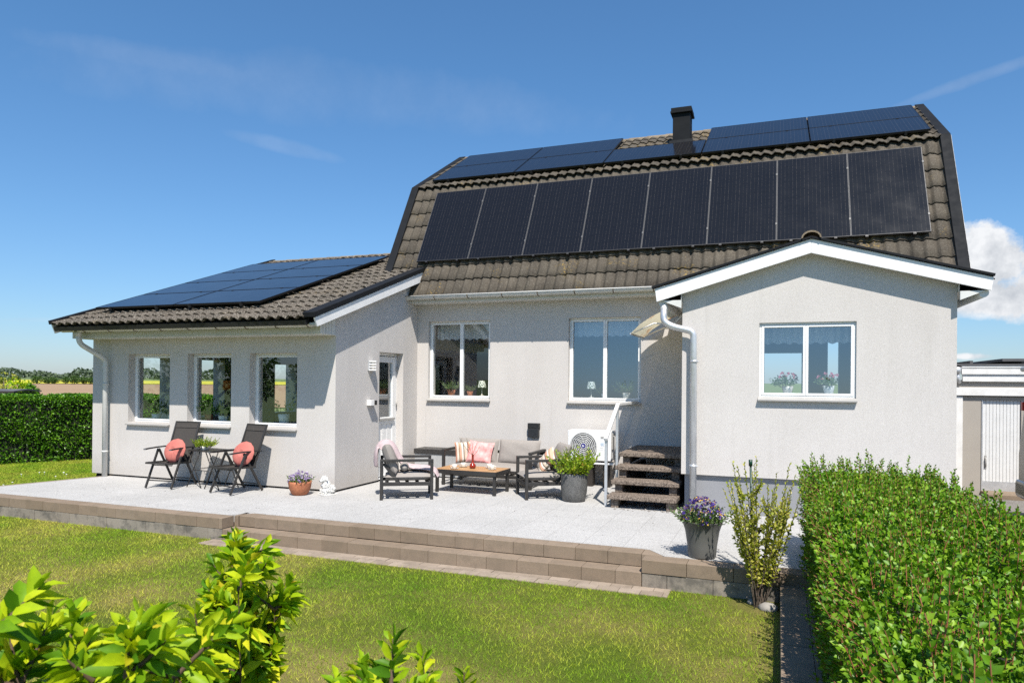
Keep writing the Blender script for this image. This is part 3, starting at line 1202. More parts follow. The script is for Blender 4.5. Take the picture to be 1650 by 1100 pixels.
# bright seam along the right-hand verge
mb = MB()
for a, b in ((0, 1),):
    p, q = Vector((8.4265, prof[a][0] - .05, prof[a][1] + .05)), Vector((8.4265, prof[b][0] - .06, prof[b][1] + .02))
    mb.bar(p, q, .005, .03, (0, -1, .5))
mb.build('verge_trim', M['flash_edge'], house)

# wing roof
WO = Vector((-4.89, -3.2, 2.485))
LW = 5.62
tile_sheet('roof', M['tile_rough'], WO, (AWG, 0, 0), 4.89, LW, amp=.036, step=.03, rough=.0022)
RW = WO + Vector((0, math.cos(AWG) * LW, math.sin(AWG) * LW))
tile_sheet('roof', M['tile_rough'], (-.6, 2 * RW.y - WO.y, WO.z), (AWG, 0, PI), 4.29, LW, amp=.03, step=.03)
ridge_tiles((-4.88, RW.y, RW.z - .03), (-.5, RW.y, RW.z - .03))
tw = math.tan(AWG)
# verge board and cap, right side
mb = MB()
mb.prism([(-3.132, 2.375), (-.10, 3.405), (-.02, 3.60), (-3.20, 2.495)], 'x', .125, .15)
mb.build('barge_board', M['barge'], house, .004)
mb = MB()
mb.prism([(-3.225, 2.497), (-.03, 3.605), (-.06, 3.665), (-3.24, 2.565)], 'x', -.03, .168)
mb.build('verge_flashing', M['flash'], house, .006)
mb = MB()
mb.prism([(-3.12, 2.40), (-.12, 3.44), (-.12, 3.47), (-3.12, 2.43)], 'x', .0025, .125)
mb.build('soffit', M['soffit'], house)
# left verge
mb = MB()
mb.prism([(-3.14, 2.36), (2.05, 4.19), (2.05, 4.35), (-3.2, 2.50)], 'x', -4.955, -4.93)
mb.build('barge_board', M['barge'], house, .004)
mb = MB()
mb.prism([(-3.225, 2.50), (2.1, 4.375), (2.1, 4.43), (-3.24, 2.56)], 'x', -4.97, -4.87)
mb.build('verge_flashing', M['flash'], house)
# eaves box
mb = MB()
mb.prism([(YW - .002, 2.295), (-2.86, 2.295), (-2.86, 2.50), (YW - .002, 2.58)], 'x', -4.915, -.004)
for k in range(5):
    y = YW - .05 - k * .07
    mb.box(-.004, .004, y - .055, y, 2.30, 2.50 + (y + 2.86) * .0)
mb.build('soffit', M['soffit'], house, .003)
mb = MB()
mb.box(-4.92, .0, -3.12, -2.86, 2.455, 2.50)  # black strip stands in for the shaded underside of the eaves tiles
mb.build('eaves_shade_board', M['black'], house)


def gutter(x0, x1, y, z, r, name='gutter'):
    mb = MB()
    k = 10
    n = 2
    vs, fs = [], []
    for x in (x0, x1):
        for rr in (r, r - .006):
            for j in range(k + 1):
                th = PI + PI * j / k
                vs.append((x, y + math.cos(th) * rr, z + math.sin(th) * rr))
    m = k + 1
    for j in range(k):
        fs.append((j, j + 1, 2 * m + j + 1, 2 * m + j))
        fs.append((m + j + 1, m + j, 3 * m + j, 3 * m + j + 1))
    for o in (0, k):
        fs.append((o, m + o, 3 * m + o, 2 * m + o))
    mb.add(vs, fs, True)
    # rolled front edge and end caps
    mb.tube([(x0, y - r, z), (x1, y - r, z)], .010, 6)
    for x in (x0, x1):
        mb.add([(x, y + math.cos(PI + PI * j / k) * r, z + math.sin(PI + PI * j / k) * r) for j in range(k + 1)], [tuple(range(k + 1))])
    return mb.build(name, M['gutter'], house)


def hooks(g, xs, y, z, r):
    for x in xs:
        mb = MB()
        pts = [(x + .0, y + math.cos(PI + PI * j / 8) * (r + .005), z + math.sin(PI + PI * j / 8) * (r + .005)) for j in range(9)]
        mb.tube(pts, .006, 5)
        mb.build('gutter_hook', M['hook'], g)


g = gutter(-4.925, .0, -3.02, 2.445, .062)
hooks(g, [-4.40 + .54 * i for i in range(9)], -3.02, 2.445, .062)
mb = MB()
mb.box(-.02, 4.86, -.30, -.002, 3.0, 3.075)
mb.prism([(-.002, 3.075), (-.30, 3.075), (-.30, 3.16), (-.002, 3.2)], 'x', -.02, 4.86)
mb.build('soffit', M['soffit'], house, .003)
g = gutter(.0, 4.56, -.395, 3.105, .06)
hooks(g, [.55 + .62 * i for i in range(7)], -.395, 3.105, .06)
mb = MB()
mb.box(4.95, 8.2, -.30, -.002, 3.0, 3.075)
mb.build('soffit', M['soffit'], house)

# gable roof
GA = math.atan(.287)
gx, gz = 6.416, 3.345
for sgn in (-1, 1):
    if sgn < 0:
        Mx = Matrix.Rotation(-PI / 2, 4, 'Z')
        loc = (4.58, -.02, gz - .287 * (gx - 4.58) - .0)
        rot = Euler((0, 0, 0))
        R_ = Matrix.Rotation(-PI / 2, 3, 'Z') @ Matrix.Rotation(GA, 3, 'X')
    else:
        loc = (8.255, -2.05, gz - .287 * (8.255 - gx))
        R_ = Matrix.Rotation(PI / 2, 3, 'Z') @ Matrix.Rotation(GA, 3, 'X')
    tile_sheet('roof', M['tile'], loc, R_.to_euler(), 2.03, 1.90, amp=.016, ex=.325, step=.018, lap=.02)
ridge_tiles((gx, -2.16, gz + .035), (gx, -.2, gz + .035), .105)
mb = MB()
mb.prism([(4.592, 2.683), (gx, 3.208), (gx, 3.378), (4.57, 2.850)], 'y', -2.112, -2.085)
mb.prism([(gx + .0005, 3.208), (8.248, 2.692), (8.270, 2.838), (gx + .0005, 3.378)], 'y', -2.112, -2.085)
mb.build('barge_board', M['barge'], house, .004)
mb = MB()
mb.prism([(4.535, 2.852), (gx, 3.380), (gx, 3.408), (4.528, 2.880)], 'y', -2.14, -2.05)
mb.prism([(gx + .0005, 3.380), (8.275, 2.847), (8.28, 2.875), (gx + .0005, 3.408)], 'y', -2.14, -2.05)
mb.build('verge_flashing', M['flash'], house, .003)
mb = MB()
mb.prism([(4.61, 2.70), (4.897, 2.70), (4.897, 2.785), (4.61, 2.70 + .005)], 'y', -2.083, -.32)
mb.prism([(4.63, 2.705), (4.90, 2.60), (4.90, 2.78)], 'y', -2.083, -2.05)
mb.prism([(7.958, 2.60), (8.22, 2.705), (7.958, 2.78)], 'y', -2.083, -2.05)
mb.prism([(7.958, 2.70), (8.23, 2.70), (8.23, 2.71), (7.958, 2.785)], 'y', -2.083, -.32)
mb.prism([(4.9, 2.79), (gx, 3.235), (7.955, 2.79), (7.955, 2.83), (gx, 3.28), (4.9, 2.83)], 'y', -2.083, YG - .002)
mb.build('soffit', M['soffit'], house)
for x, in ((4.66,), (8.19,)):
    mb = MB()
    mb.tube([(x, -2.06, 2.675), (x, -.42, 2.685)], .05, 10)
    mb.build('gutter', M['soffit'] if x > 6 else M['gutter'], house)


def downpipe(pts, r, mat, clamps):
    sm = []
    P = [Vector(p) for p in pts]
    sm.append(P[0])
    for i in range(1, len(P) - 1):
        a, b, c = P[i - 1], P[i], P[i + 1]
        k = min(.075, (b - a).length * .45, (c - b).length * .45)
        p, q = b + (a - b).normalized() * k, b + (c - b).normalized() * k
        for s in np.linspace(0, 1, 6):
            sm.append((p * (1 - s) + b * s) * (1 - s) + (b * (1 - s) + q * s) * s)
    sm.append(P[-1])
    mb = MB()
    mb.tube(sm, r, 14)
    o = mb.build('downpipe', mat, house)
    for z in clamps:
        x, y = P[-1].x, P[-1].y
        mb = MB()
        mb.tube([(x, y, z - .014), (x, y, z + .014)], r + .006, 14)
        mb.tube([(x, y, z), (x, y + .085, z)], .006, 6)
        mb.tube([(x + r, y, z), (x + r + .018, y + .0, z)], .006, 6)
        mb.build('pipe_clamp', mat, o)
    return o


o = downpipe([(-4.58, -3.02, 2.40), (-4.58, -2.99, 2.20), (-4.49, -2.585, 1.96), (-4.49, -2.585, .0)], .042, M['gutter'], [1.55, .42])
mb = MB()
mb.tube([(-4.58, -3.02, 2.41), (-4.58, -3.015, 2.32)], [.06, .043], 12)
mb.build('pipe_funnel', M['gutter'], o)
o = downpipe([(4.675, -2.02, 2.64), (4.675, -2.06, 2.43), (4.80, -2.06, 2.36), (5.055, -2.06, 2.30), (5.062, -2.06, 0.0)], .043, M['galv'], [1.92, .60])
mb = MB()
mb.tube([(4.675, -2.02, 2.66), (4.675, -2.02, 2.56)], .05, 12)
mb.build('pipe_funnel', M['gutter'], o)
# pipes on the far right corner of the gable
mb = MB()
mb.tube([(7.985, -1.2, 2.6), (7.985, -1.2, .45), (7.985, -1.2, -.2)], .04, 10)
mb.build('downpipe', M['galv'], house)

# chimney
mb = MB()
mb.box(4.195, 4.505, 2.0, 2.35, 5.9, 6.62)
ch = mb.build('chimney', M['flash'], house, .008)
mb = MB()
mb.box(4.155, 4.545, 1.955, 2.395, 6.62, 6.66)
mb.box(4.165, 4.535, 1.965, 2.385, 6.66, 6.72)
mb.build('chimney_cap', M['flash'], ch, .006)
mb = MB()
mb.prism([(1.90, 5.93), (2.0, 5.97), (2.0, 6.12), (1.97, 6.12)], 'x', 4.14, 4.56)
mb.build('chimney_apron', M['flash'], ch)


# ------------------------------------------------------------------ solar panels
def solar_proto(W, L, label, group, loc, rot, nx, ny, rim, two=False):
    r = thing('solar_panel', label, 'solar panel', loc, 0, group, rot)
    mb = MB()
    e = .009
    for q in ((0, e, 0, L), (W - e, W, 0, L), (e, W - e, 0, e), (e, W - e, L - e, L)):
        mb.box(q[0], q[1], q[2], q[3], -.035, 0)
    mb.build('panel_frame', rim, r, .002)
    mb = MB()
    mb.add([(e, e, -.003), (W - e, e, -.003), (W - e, L - e, -.003), (e, L - e, -.003)], [(0, 1, 2, 3)])
    mb.add([(e, e, -.03), (W - e, e, -.03), (W - e, L - e, -.03), (e, L - e, -.03)], [(3, 2, 1, 0)])
    mb.build('panel_glass', m_solar('solar_cells', nx, ny, L, W), r)
    for x in (W * .2, W * .8):
        mb = MB()
        mb.box(x - .02, x + .02, .04, L - .04, -.075, -.036)
        mb.box(x - .019, x + .019, -.03, .0405, -.06, -.038)
        mb.box(x - .019, x + .019, -.03, -.001, -.038, .004)
        mb.build('mounting_rail', M['black'], r)
    return r


ORD = ['first', 'second', 'third', 'fourth', 'fifth', 'sixth', 'seventh', 'eighth']
rim_l = pmat('panel_rim_silver', (.05, .05, .053), None, 9, .5, .2)
rim_b = pmat('panel_rim_black', (.012, .012, .013), None, 9, .35, .3)
P0 = None
for i in range(8):
    x = .02 + i * 1.0
    lab = 'upright black solar panel in the steep lower roof row, %s from its left end' % ORD[i]
    if i == 7:
        lab = 'upright black solar panel in the steep lower roof row, rightmost, over the gable'
    if P0 is None:
        P0 = solar_proto(.995, 1.63, lab, 'upright panels on the steep lower roof', (x, -.11, 3.765), (A1, 0, 0), 6, 10, rim_l)
        # end clamps and the bright cover strip between panels
        mb = MB()
        mb.box(.9962, .9988, .02, 1.61, -.014, -.008)
        mb.box(.982, 1.004, .30, .34, -.004, .004)
        mb.box(.982, 1.004, 1.30, 1.34, -.004, .004)
        mb.build('panel_clamp', pmat('clamp_metal', (.10, .10, .10), None, 9, .5, .2), P0)
    else:
        dup(P0, (x, -.11, 3.765), None, lab)
P1 = None
for row, nm in ((0, 'bottom'), (1, 'top')):
    for i in range(5):
        if row == 1 and i == 2:
            continue
        loc = (-.25 + i * 1.692, 1.0 + row * 1.012 * c2_, 5.535 + row * 1.012 * s2_)
        lab = 'sideways solar panel, %s row of the upper roof, %s' % (
            nm, ['leftmost', 'just left of the chimney gap', 'below the chimney', 'just right of the chimney', 'rightmost'][i])
        if P1 is None:
            P1 = solar_proto(1.675, 1.0, lab, 'sideways panels on the shallow upper roof', loc, (A2, 0, 0), 10, 6, rim_b)
        else:
            dup(P1, loc, None, lab)
P2 = None
for col in range(2):
    for row in range(4):
        s = .60 + row * 1.0
        h = .115
        loc = (-4.63 + col * 1.70, WO.y + s * math.cos(AWG) - h * math.sin(AWG), WO.z + .03 + s * math.sin(AWG) + h * math.cos(AWG))
        lab = 'sideways solar panel on the wing roof, %s column, %s row up' % (('left', 'right')[col], ORD[row])
        if P2 is None:
            P2 = solar_proto(1.685, .985, lab, 'sideways panels on the low wing roof', loc, (AWG, 0, 0), 10, 6, rim_b)
        else:
            dup(P2, loc, None, lab)
# ------------------------------------------------------------------ terrain
GZ0 = -.262


def ground_z(x, y):
    d = math.hypot(x - 2, y + 3)
    if d < 60:
        return GZ0
    pts = [(60, GZ0), (200, -.6), (440, -1.35), (560, .3), (800, 1.5), (1500, 4), (4000, 6), (12000, 0)]
    for (a, za), (b, zb) in zip(pts, pts[1:]):
        if d <= b:
            k = (d - a) / (b - a)
            k = k * k * (3 - 2 * k)
            return za + (zb - za) * k
    return 0


def ring_sheet(name, mat, radii, a0, a1, na, dz):
    V, F = [], []
    for r in radii:
        for k in range(na + 1):
            a = a0 + (a1 - a0) * k / na
            x, y = 2 + r * math.cos(a), -3 + r * math.sin(a)
            V.append((x, y, ground_z(x, y) + dz))
    for i in range(len(radii) - 1):
        for k in range(na):
            p = i * (na + 1) + k
            F.append((p, p + na + 1, p + na + 2, p + 1))
    return np_mesh(name, V, F, mat, None, True)


structure(ring_sheet('ground', M['meadow'], [0.01, 20, 40, 60, 90, 130, 170, 200, 260, 320, 380, 440, 480, 520, 560, 680, 800, 1100, 1500, 2500, 4000, 8000, 12000], 0, 2 * PI, 72, -.02))
a_ = math.atan2(.70, -.97)
structure(ring_sheet('ploughed_field', M['field'], [42, 60, 90, 130, 170, 200, 260, 320, 380, 430], a_ - .42, a_ + .25, 24, .03))
structure(ring_sheet('rapeseed_field', M['rape'], [436, 445, 460, 480, 500, 520, 545], a_ - .42, a_ + .4, 24, .25))

mb = MB()
n = 40
V = [(x, y, GZ0) for y in np.linspace(-16, 14, n) for x in np.linspace(-20, 20, n)]
F = [(j * n + i, j * n + i + 1, (j + 1) * n + i + 1, (j + 1) * n + i) for j in range(n - 1) for i in range(n - 1)]
structure(np_mesh('lawn', V, F, M['lawn']))

mb = MB()
mb.add([(8.25, -12, GZ0 + .006), (18, -12, GZ0 + .006), (18, 3.2, GZ0 + .006), (8.25, 3.2, GZ0 + .006)], [(0, 1, 2, 3)])
structure(mb.build('driveway', M['asphalt']))

YC1, YC2, ST = -4.648, -4.427, -.127
K0, K1, X8 = -.067, 4.885, 6.085
# terrace surface
mb = MB()
mb.prism([(-5.0, YC1 + .2), (K0 - .1, YC1 + .2), (K0 + .12, YC2 + .2), (K1 - .0, YC2 + .2), (K1 + .18, YC1 + .2), (X8 - .2, YC1 + .2), (8.2, YC1 + .2), (8.2, -.1), (-4.3, -.1), (-4.42, YW + .1)], 'z', -.24, 0)
structure(mb.build('terrace', M['paving']))
mb = MB()
mb.prism([(-5.0, YC1 + .2), (-4.43, YW + .1), (-4.50, YW + .1), (-5.07, YC1 + .2)], 'z', -.26, .002)
tag(mb.build('edging_kerb', M['paver']), 'thin brown kerb edging the terrace beside the side lawn', 'kerb')


def blocks(mb, x0, x1, y0, y1, z0, z1, L=.315, off=0.0, gap=.003):
    x = x0 - off
    while x < x1 - .01:
        a, b = max(x, x0), min(x + L, x1)
        if b - a > .02:
            j = rng.normal(0, .0018, 3)
            mb.box(a + gap / 2, b - gap / 2, y0 + j[0], y1, z0 + .001, z1 - .0015 + j[1] * .6)
        x += L


tw_ = thing('retaining_wall', 'low brown concrete block wall holding the front edge of the terrace', 'retaining wall')
mb = MB()
blocks(mb, -5.07, K0, YC1, YC1 + .2, ST, 0, .33)
mb.build('capping_block', M['block'], tw_, .004)
mb = MB()
blocks(mb, -5.07, K0 - .003, YC1 + .004, YC1 + .2, -.27, ST, .33, .16)
mb.build('stained_block', M['block_old'], tw_, .004)
mb = MB()
blocks(mb, K1, X8, YC1, YC1 + .2, ST, 0, .41)
mb.build('capping_block', M['block'], tw_, .004)
mb = MB()
blocks(mb, K1 + .003, X8, YC1 + .004, YC1 + .2, -.27, ST, .41, .18)
mb.build('stained_block', M['block_old'], tw_, .004)
mb = MB()
blocks(mb, X8 + .001, 8.2, YC1 + .001, YC1 + .2, -.27, 0, .4)
mb.build('shaded_block', M['block'], tw_, .004)
st = thing('terrace_steps', 'wide two-step flight of brown concrete blocks from terrace to lawn', 'steps')
mb = MB()
blocks(mb, K0 + .06, K1 + .17, YC2, YC2 + .2, ST, 0, .33, .1)
mb.box(K0 + .001, K0 + .058, YC1 + .203, YC2 + .2, ST, 0)
mb.build('top_step', M['block'], st, .004)
mb = MB()
blocks(mb, K0 + .001, K1 - .001, YC1 + .006, YC2 - .002, -.27, ST, .33, .25)
mb.build('lower_step', M['block'], st, .004)
mb = MB()
x = -.19
for r_, (ya, yb, o) in enumerate(((-4.752, YC1 + .002, 0), (-4.886, -4.755, .1))):
    x = -.19 - o
    while x < 5.15:
        j = rng.normal(0, .0015, 2)
        mb.box(max(x, -.2) + .002, min(x + .2, 5.16) - .002, ya + .002, yb - .002, -.30, -.251 + j[0])
        x += .2
structure(mb.build('paver_strip', M['paver'], None, .003))
# shaded side path running beside the hedge
mb = MB()
y = YC1 - .004
while y > -12:
    for k in range(2):
        j = rng.normal(0, .0015, 2)
        mb.box(6.093 + k * .2, 6.291 + k * .2, y - .297, y - .002, -.32, -.101 + j[0])
    y -= .3
tag(mb.build('stone_kerb', M['block'], None, .004), 'low brown stone kerb running along the foot of the right-hand hedge', 'kerb')
mb = MB()
mb.ball((6.0, -4.88, GZ0 + .01), (.085, .07, .05), 8, 6)
mb.ball((5.87, -4.76, GZ0 + .01), (.05, .04, .03), 7, 5)
tag(mb.build('stone', M['stoneblock']), 'pale rough stone at the foot of the young shrub', 'stone')

# ------------------------------------------------------------------ grass
def grass(name, x0, x1, y0, y1, dens, ok, h=(.012, .036), wd=.0042):
    n = int((x1 - x0) * (y1 - y0) * dens)
    P = np.stack([rng.uniform(x0, x1, n), rng.uniform(y0, y1, n), np.full(n, GZ0 - .003)], 1)
    P = P[in_view(P) & ok(P)]
    n = len(P)
    dist = np.linalg.norm(P - CAM, axis=1)
    a = rng.uniform(0, 2 * PI, n)
    lean = rng.uniform(.2, 1.5, n)
    hh = rng.uniform(*h, n)
    b = rng.uniform(0, 2 * PI, n)
    ww = wd * (.7 + .07 * dist)
    s = np.stack([np.cos(b) * ww / 2, np.sin(b) * ww / 2, np.zeros(n)], 1)
    tip = np.stack([np.cos(a) * lean * hh, np.sin(a) * lean * hh, hh], 1)
    V = np.stack([P - s, P + s, P + tip], 1).reshape(-1, 3)
    F = np.arange(n * 3).reshape(-1, 3)
    o = np_mesh(name, V, F, M['blades'])
    tag(o, 'short patchy mown grass covering the lawn', 'grass', None, 'stuff')
    return o


def lawn_ok(P):
    x, y = P[:, 0], P[:, 1]
    front = (y < YC1 - .004) & ~((x > -.2 - rng.normal(0, .012, len(x))) & (x < 5.14 + rng.normal(0, .015, len(x))) & (y > -4.885 + rng.normal(0, .012, len(x)))) & (x < 6.08)
    side = (y >= YC1) & (x < -5.09 + (y - YC1) * (.57 / (YW - YC1))) & (x < -4.5)
    bare = (np.hypot(x - 5.9, (y + 4.8) * 1.1) < .26 + rng.normal(0, .05, len(x)))
    return (front | side) & ~bare


grass('grass', -12, 6.1, -11, 1.5, 4200, lawn_ok)


# white daisies on the side lawn
n = 46
P = np.stack([rng.uniform(-7.6, -4.9, n), rng.uniform(-4.6, -.9, n), np.full(n, GZ0 + .045)], 1)
P = P[(P[:, 0] < -5.15 + (P[:, 1] - YC1) * .26)]
mb = MB()
for p in P:
    mb.lathe([(.001, .006), (.012, .004), (.016, 0)], 7, p)
    mb.tube([p - np.array([0, 0, .045]), p], .002, 4, False)
tag(mb.build('daisies', M['purewhite']), 'small white daisies scattered over the side lawn', 'daisies', None, 'stuff')


# ------------------------------------------------------------------ hedges
def hedge_box(name, label, x0, x1, y0, y1, z0, z1, size, n_body, n_shoot, mats, rot=None, base=(0, 0, 0), shoot_len=(.12, .26), sides='lrfbt', stem_mat=None, group=None):
    """clipped hedge: leafy shell on a twiggy core plus upright shoots on top; local coordinates"""
    root = thing(name, label, 'hedge', base, rot or 0, group)
    dx, dy, dz = x1 - x0, y1 - y0, z1 - z0
    mb = MB()
    ins = .11
    g = 14
    # lumpy core
    nx, ny = max(int(dx / .25), 3), max(int(dy / .25), 3)
    mb.box(x0 + ins, x1 - ins, y0 + ins, y1 - ins, z0, z1 - ins)
    mb.build('twigs', M['hedge_core'], root)
    areas = {'l': dy * dz, 'r': dy * dz, 'f': dx * dz, 'b': dx * dz, 't': dx * dy * 1.25}
    tot = sum(areas[s] for s in sides)
    parts = []
    lump = lambda a, b: .04 * np.sin(a * 5.1 + 1.3 * np.sin(b * 3.7)) + .035 * np.sin(b * 7.3 + a * 2.2) + .02 * np.sin(a * 17 + 3 * np.sin(b * 11))
    for s in sides:
        m = int(n_body * areas[s] / tot)
        a, b = rng.uniform(0, 1, m), rng.uniform(0, 1, m)
        dep = np.abs(rng.normal(0, .075, m))
        if s in 'lr':
            yy, zz = y0 + a * dy, z0 + b * dz
            xx = (x0 + dep if s == 'l' else x1 - dep) + lump(yy, zz) * (1 if s == 'l' else -1)
            out = np.tile([(-1 if s == 'l' else 1), 0, .5], (m, 1))
        elif s in 'fb':
            xx, zz = x0 + a * dx, z0 + b * dz
            yy = (y0 + dep if s == 'f' else y1 - dep) + lump(xx, zz)
            out = np.tile([0, (-1 if s == 'f' else 1), .5], (m, 1))
        else:
            xx, yy = x0 + a * dx, y0 + b * dy
            zz = z1 - dep + lump(xx, yy)
            out = np.tile([0, 0, 1.0], (m, 1))
        P = np.stack([xx, yy, zz], 1)
        # round the clipped edges
        rr = .22
        lo, hi = np.array([x0 + rr, y0 + rr, -9]), np.array([x1 - rr, y1 - rr, z1 - rr])
        q = P - np.clip(P, lo, hi)
        qn = np.linalg.norm(q, axis=1, keepdims=True)
        P = np.clip(P, lo, hi) + q * np.minimum(1, rr / np.maximum(qn, 1e-6))
        P[:, 2] += .03 * np.sin(P[:, 1] * 1.9 + 1) * (P[:, 2] > z1 - .3)
        D = unit(out * .55 + rng.normal(size=(m, 3)) * .62)
        parts.append(leaf_arrays(P, D, size * rng.uniform(.6, 1.2, m), .62, .22))
    paths = []
    Ps, Ds, Ss = [], [], []
    for i in range(n_shoot):
        px, py = rng.uniform(x0 - .02, x1 + .02), rng.uniform(y0 - .02, y1)
        L = rng.uniform(*shoot_len)
        d = np.array([rng.normal(0, .16), rng.normal(0, .16), 1])
        if px < x0 + .12:
            d[0] -= .35
        ed = max(0, .22 - min(px - x0, x1 - px, py - y0, y1 - py))
        z = z1 - .10 + rng.normal(0, .04) + lump(np.array(px), np.array(py)) - ed * ed * 2.2 + .03 * math.sin(py * 1.9 + 1)
        p = shoot_path((px, py, z), d / np.linalg.norm(d), L)
        paths.append(p)
        a, b, c = leaves_on(p, int(L / .011), size * 1.05, out=.85, start=.02)
        Ps += a
        Ds += b
        Ss += c
    if 'l' in sides and n_shoot:
        for i in range(n_shoot // 3):
            py, z = rng.uniform(y0, y1), rng.uniform(z0 + .15, z1)
            d = np.array([-.9, rng.normal(0, .3), .55])
            p = shoot_path((x0 + .06, py, z), d / np.linalg.norm(d), rng.uniform(.08, .2))
            paths.append(p)
            a, b, c = leaves_on(p, 9, size * .95, out=.8)
            Ps += a
            Ds += b
            Ss += c
    if Ps:
        parts.append(leaf_arrays(np.array(Ps), np.array(Ds), np.array(Ss), .6, .2))
        stems(paths, .0030, .0014, 4).build('shoots', stem_mat or M['redstem'], root)
    V, F = cat_arrays(parts)
    np_mesh('foliage', V, F, mats, root)
    return root


hedge_box('hedge', 'wide bright green hedge with upright reddish shoots beside the front gable', 6.34, 7.52, -10.6, -3.42, -.25, .76,
          .037, 105000, 1900, M['lf_hedge'])
hb = hedge_box('hedge', 'tall clipped dark green hedge along the side lawn by the wing', -3.2, 4.6, 0, 1.2, -.26, 1.22, .062, 42000, 0, M['lf_dark'],
               rot=math.atan2(1.505, .87), base=(-9.80, -.80, 0), sides='ftr')


# ------------------------------------------------------------------ garden chairs, sling seats
def garden_chair(label, loc, rz):
    """faces local -y; origin between the feet"""
    r = thing('garden_chair', label, 'garden chair', loc, rz, 'sling chairs by the wing wall')
    C = M['charcoal']
    W = .225
    mb = MB()
    mb.bar((-W + .02, -.30, .385), (-W + .02, .16, .365), .022, .03)
    mb.bar((W - .02, -.30, .385), (W - .02, .16, .365), .022, .03)
    mb.bar((-W + .02, -.305, .385), (W - .02, -.305, .385), .03, .025)
    mb.tube([(-W + .03, -.22, .375), (-W + .06, -.20, .345), (W - .06, -.20, .345), (W - .03, -.22, .375)], .009, 6)
    mb.build('seat_frame', C, r, .003)
    mb = MB()
    n = 10
    vs = [(x, -.30 + .46 * i / n, .392 - .02 * i / n - .014 * math.sin(PI * i / n)) for i in range(n + 1) for x in (-W + .028, W - .028)]
    mb.add(vs, [(2 * i, 2 * i + 1, 2 * i + 3, 2 * i + 2) for i in range(n)], True)
    mb.build('seat_sling', M['mesh_cloth'], r)
    # back leaning towards the wall
    b0, b1 = Vector((0, .12, .36)), Vector((0, .345, .965))
    mb = MB()
    for s in (-1, 1):
        mb.bar(b0 + Vector((s * (W - .014), 0, 0)), b1 + Vector((s * (W - .014), 0, 0)), .024, .03, (0, -1, .4))
    mb.bar(b1 + Vector((-W, 0, 0)), b1 + Vector((W, 0, 0)), .024, .024)
    mb.build('back_frame', C, r, .003)
    mb = MB()
    k = 12
    vs = []
    for i in range(k + 1):
        p = b0.lerp(b1, i / k)
        off = -.008 + .012 * math.sin(PI * i / k)
        for x in (-W + .024, W - .024):
            vs.append((x, p.y + off, p.z))
    mb.add(vs, [(2 * i, 2 * i + 1, 2 * i + 3, 2 * i + 2) for i in range(k)], True)
    p = b0.lerp(b1, .93)
    q = b0.lerp(b1, .86)
    mb.add([(-W + .03, p.y - .012, p.z), (W - .03, p.y - .012, p.z), (W - .03, q.y - .012, q.z), (-W + .03, q.y - .012, q.z)], [(3, 2, 1, 0)])
    mb.build('back_sling', M['mesh_cloth'], r)
    for s in (-1, 1):
        x = s * W
        mb = MB()
        mb.bar((x, -.03, .575), (x, -.285, .012), .022, .032, (0, 1, 0))
        mb.build('leg', C, r, .003)
        mb = MB()
        mb.bar((x - s * .024, -.045, .575), (x - s * .024, .285, .012), .022, .032, (0, 1, 0))
        mb.build('leg', C, r, .003)
        mb = MB()
        pts = [(x, -.30, .588), (x, -.22, .594), (x, -.05, .600), (x, .15, .600), (x, .24, .594)]
        for a, b in zip(pts, pts[1:]):
            mb.bar(a, b, .045, .018)
        am = mb.build('armrest', M['black'], r, .005)
        mb = MB()
        mb.box(x - .02, x + .02, -.312, -.299, .579, .597)
        mb.build('end_cap', M['flash_edge'], am)
    mb = MB()
    mb.bar((-W, -.235, .12), (W, -.235, .12), .016)
    mb.bar((-W + .02, .235, .105), (W - .02, .235, .105), .016)
    mb.build('cross_bar', C, r)
    return r


garden_chair('dark sling garden chair under the left wing windows, left of the folding table', (-2.585, -2.99, 0), rad(6))
garden_chair('dark sling garden chair between the folding table and the orange flower pot', (-1.31, -3.02, 0), rad(-11))


def round_cushion(label, loc, rz, tilt):
    mb = MB()
    Mx = Matrix.Identity(4)
    vs, fs = [], []
    n, m = 36, 9
    R0, T = .185, .125
    for side in (1, -1):
        for i in range(m + 1):
            s = i / m
            for k in range(n):
                a = 2 * PI * k / n
                rr = R0 * s * (1 + .02 * math.sin(13 * a) * s)
                y = -side * T / 2 * (1 - s ** 2.6) ** .5 * (1 + .13 * math.sin(14 * a + .8 * math.sin(3 * a)) * s)
                if s < .16:
                    y *= .70
                vs.append((rr * math.cos(a), y, rr * math.sin(a)))
    for o in (0, (m + 1) * n):
        for i in range(m):
            for k in range(n):
                k2 = (k + 1) % n
                q = (o + i * n + k, o + i * n + k2, o + (i + 1) * n + k2, o + (i + 1) * n + k)
                fs.append(q if o == 0 else q[::-1])
    mb.add(vs, fs, True)
    o = mb.build('round_cushion', M['rose'])
    o.location = loc
    o.rotation_euler = (tilt, rad(0), rz)
    return tag(o, label, 'cushion', 'round dusty rose cushions')


round_cushion('round dusty rose cushion on the left sling chair', (-2.50, -3.02, .555), rad(4), rad(-20))
round_cushion('round dusty rose cushion on the sling chair nearer the flower pot', (-1.22, -3.00, .56), rad(0), rad(-20))

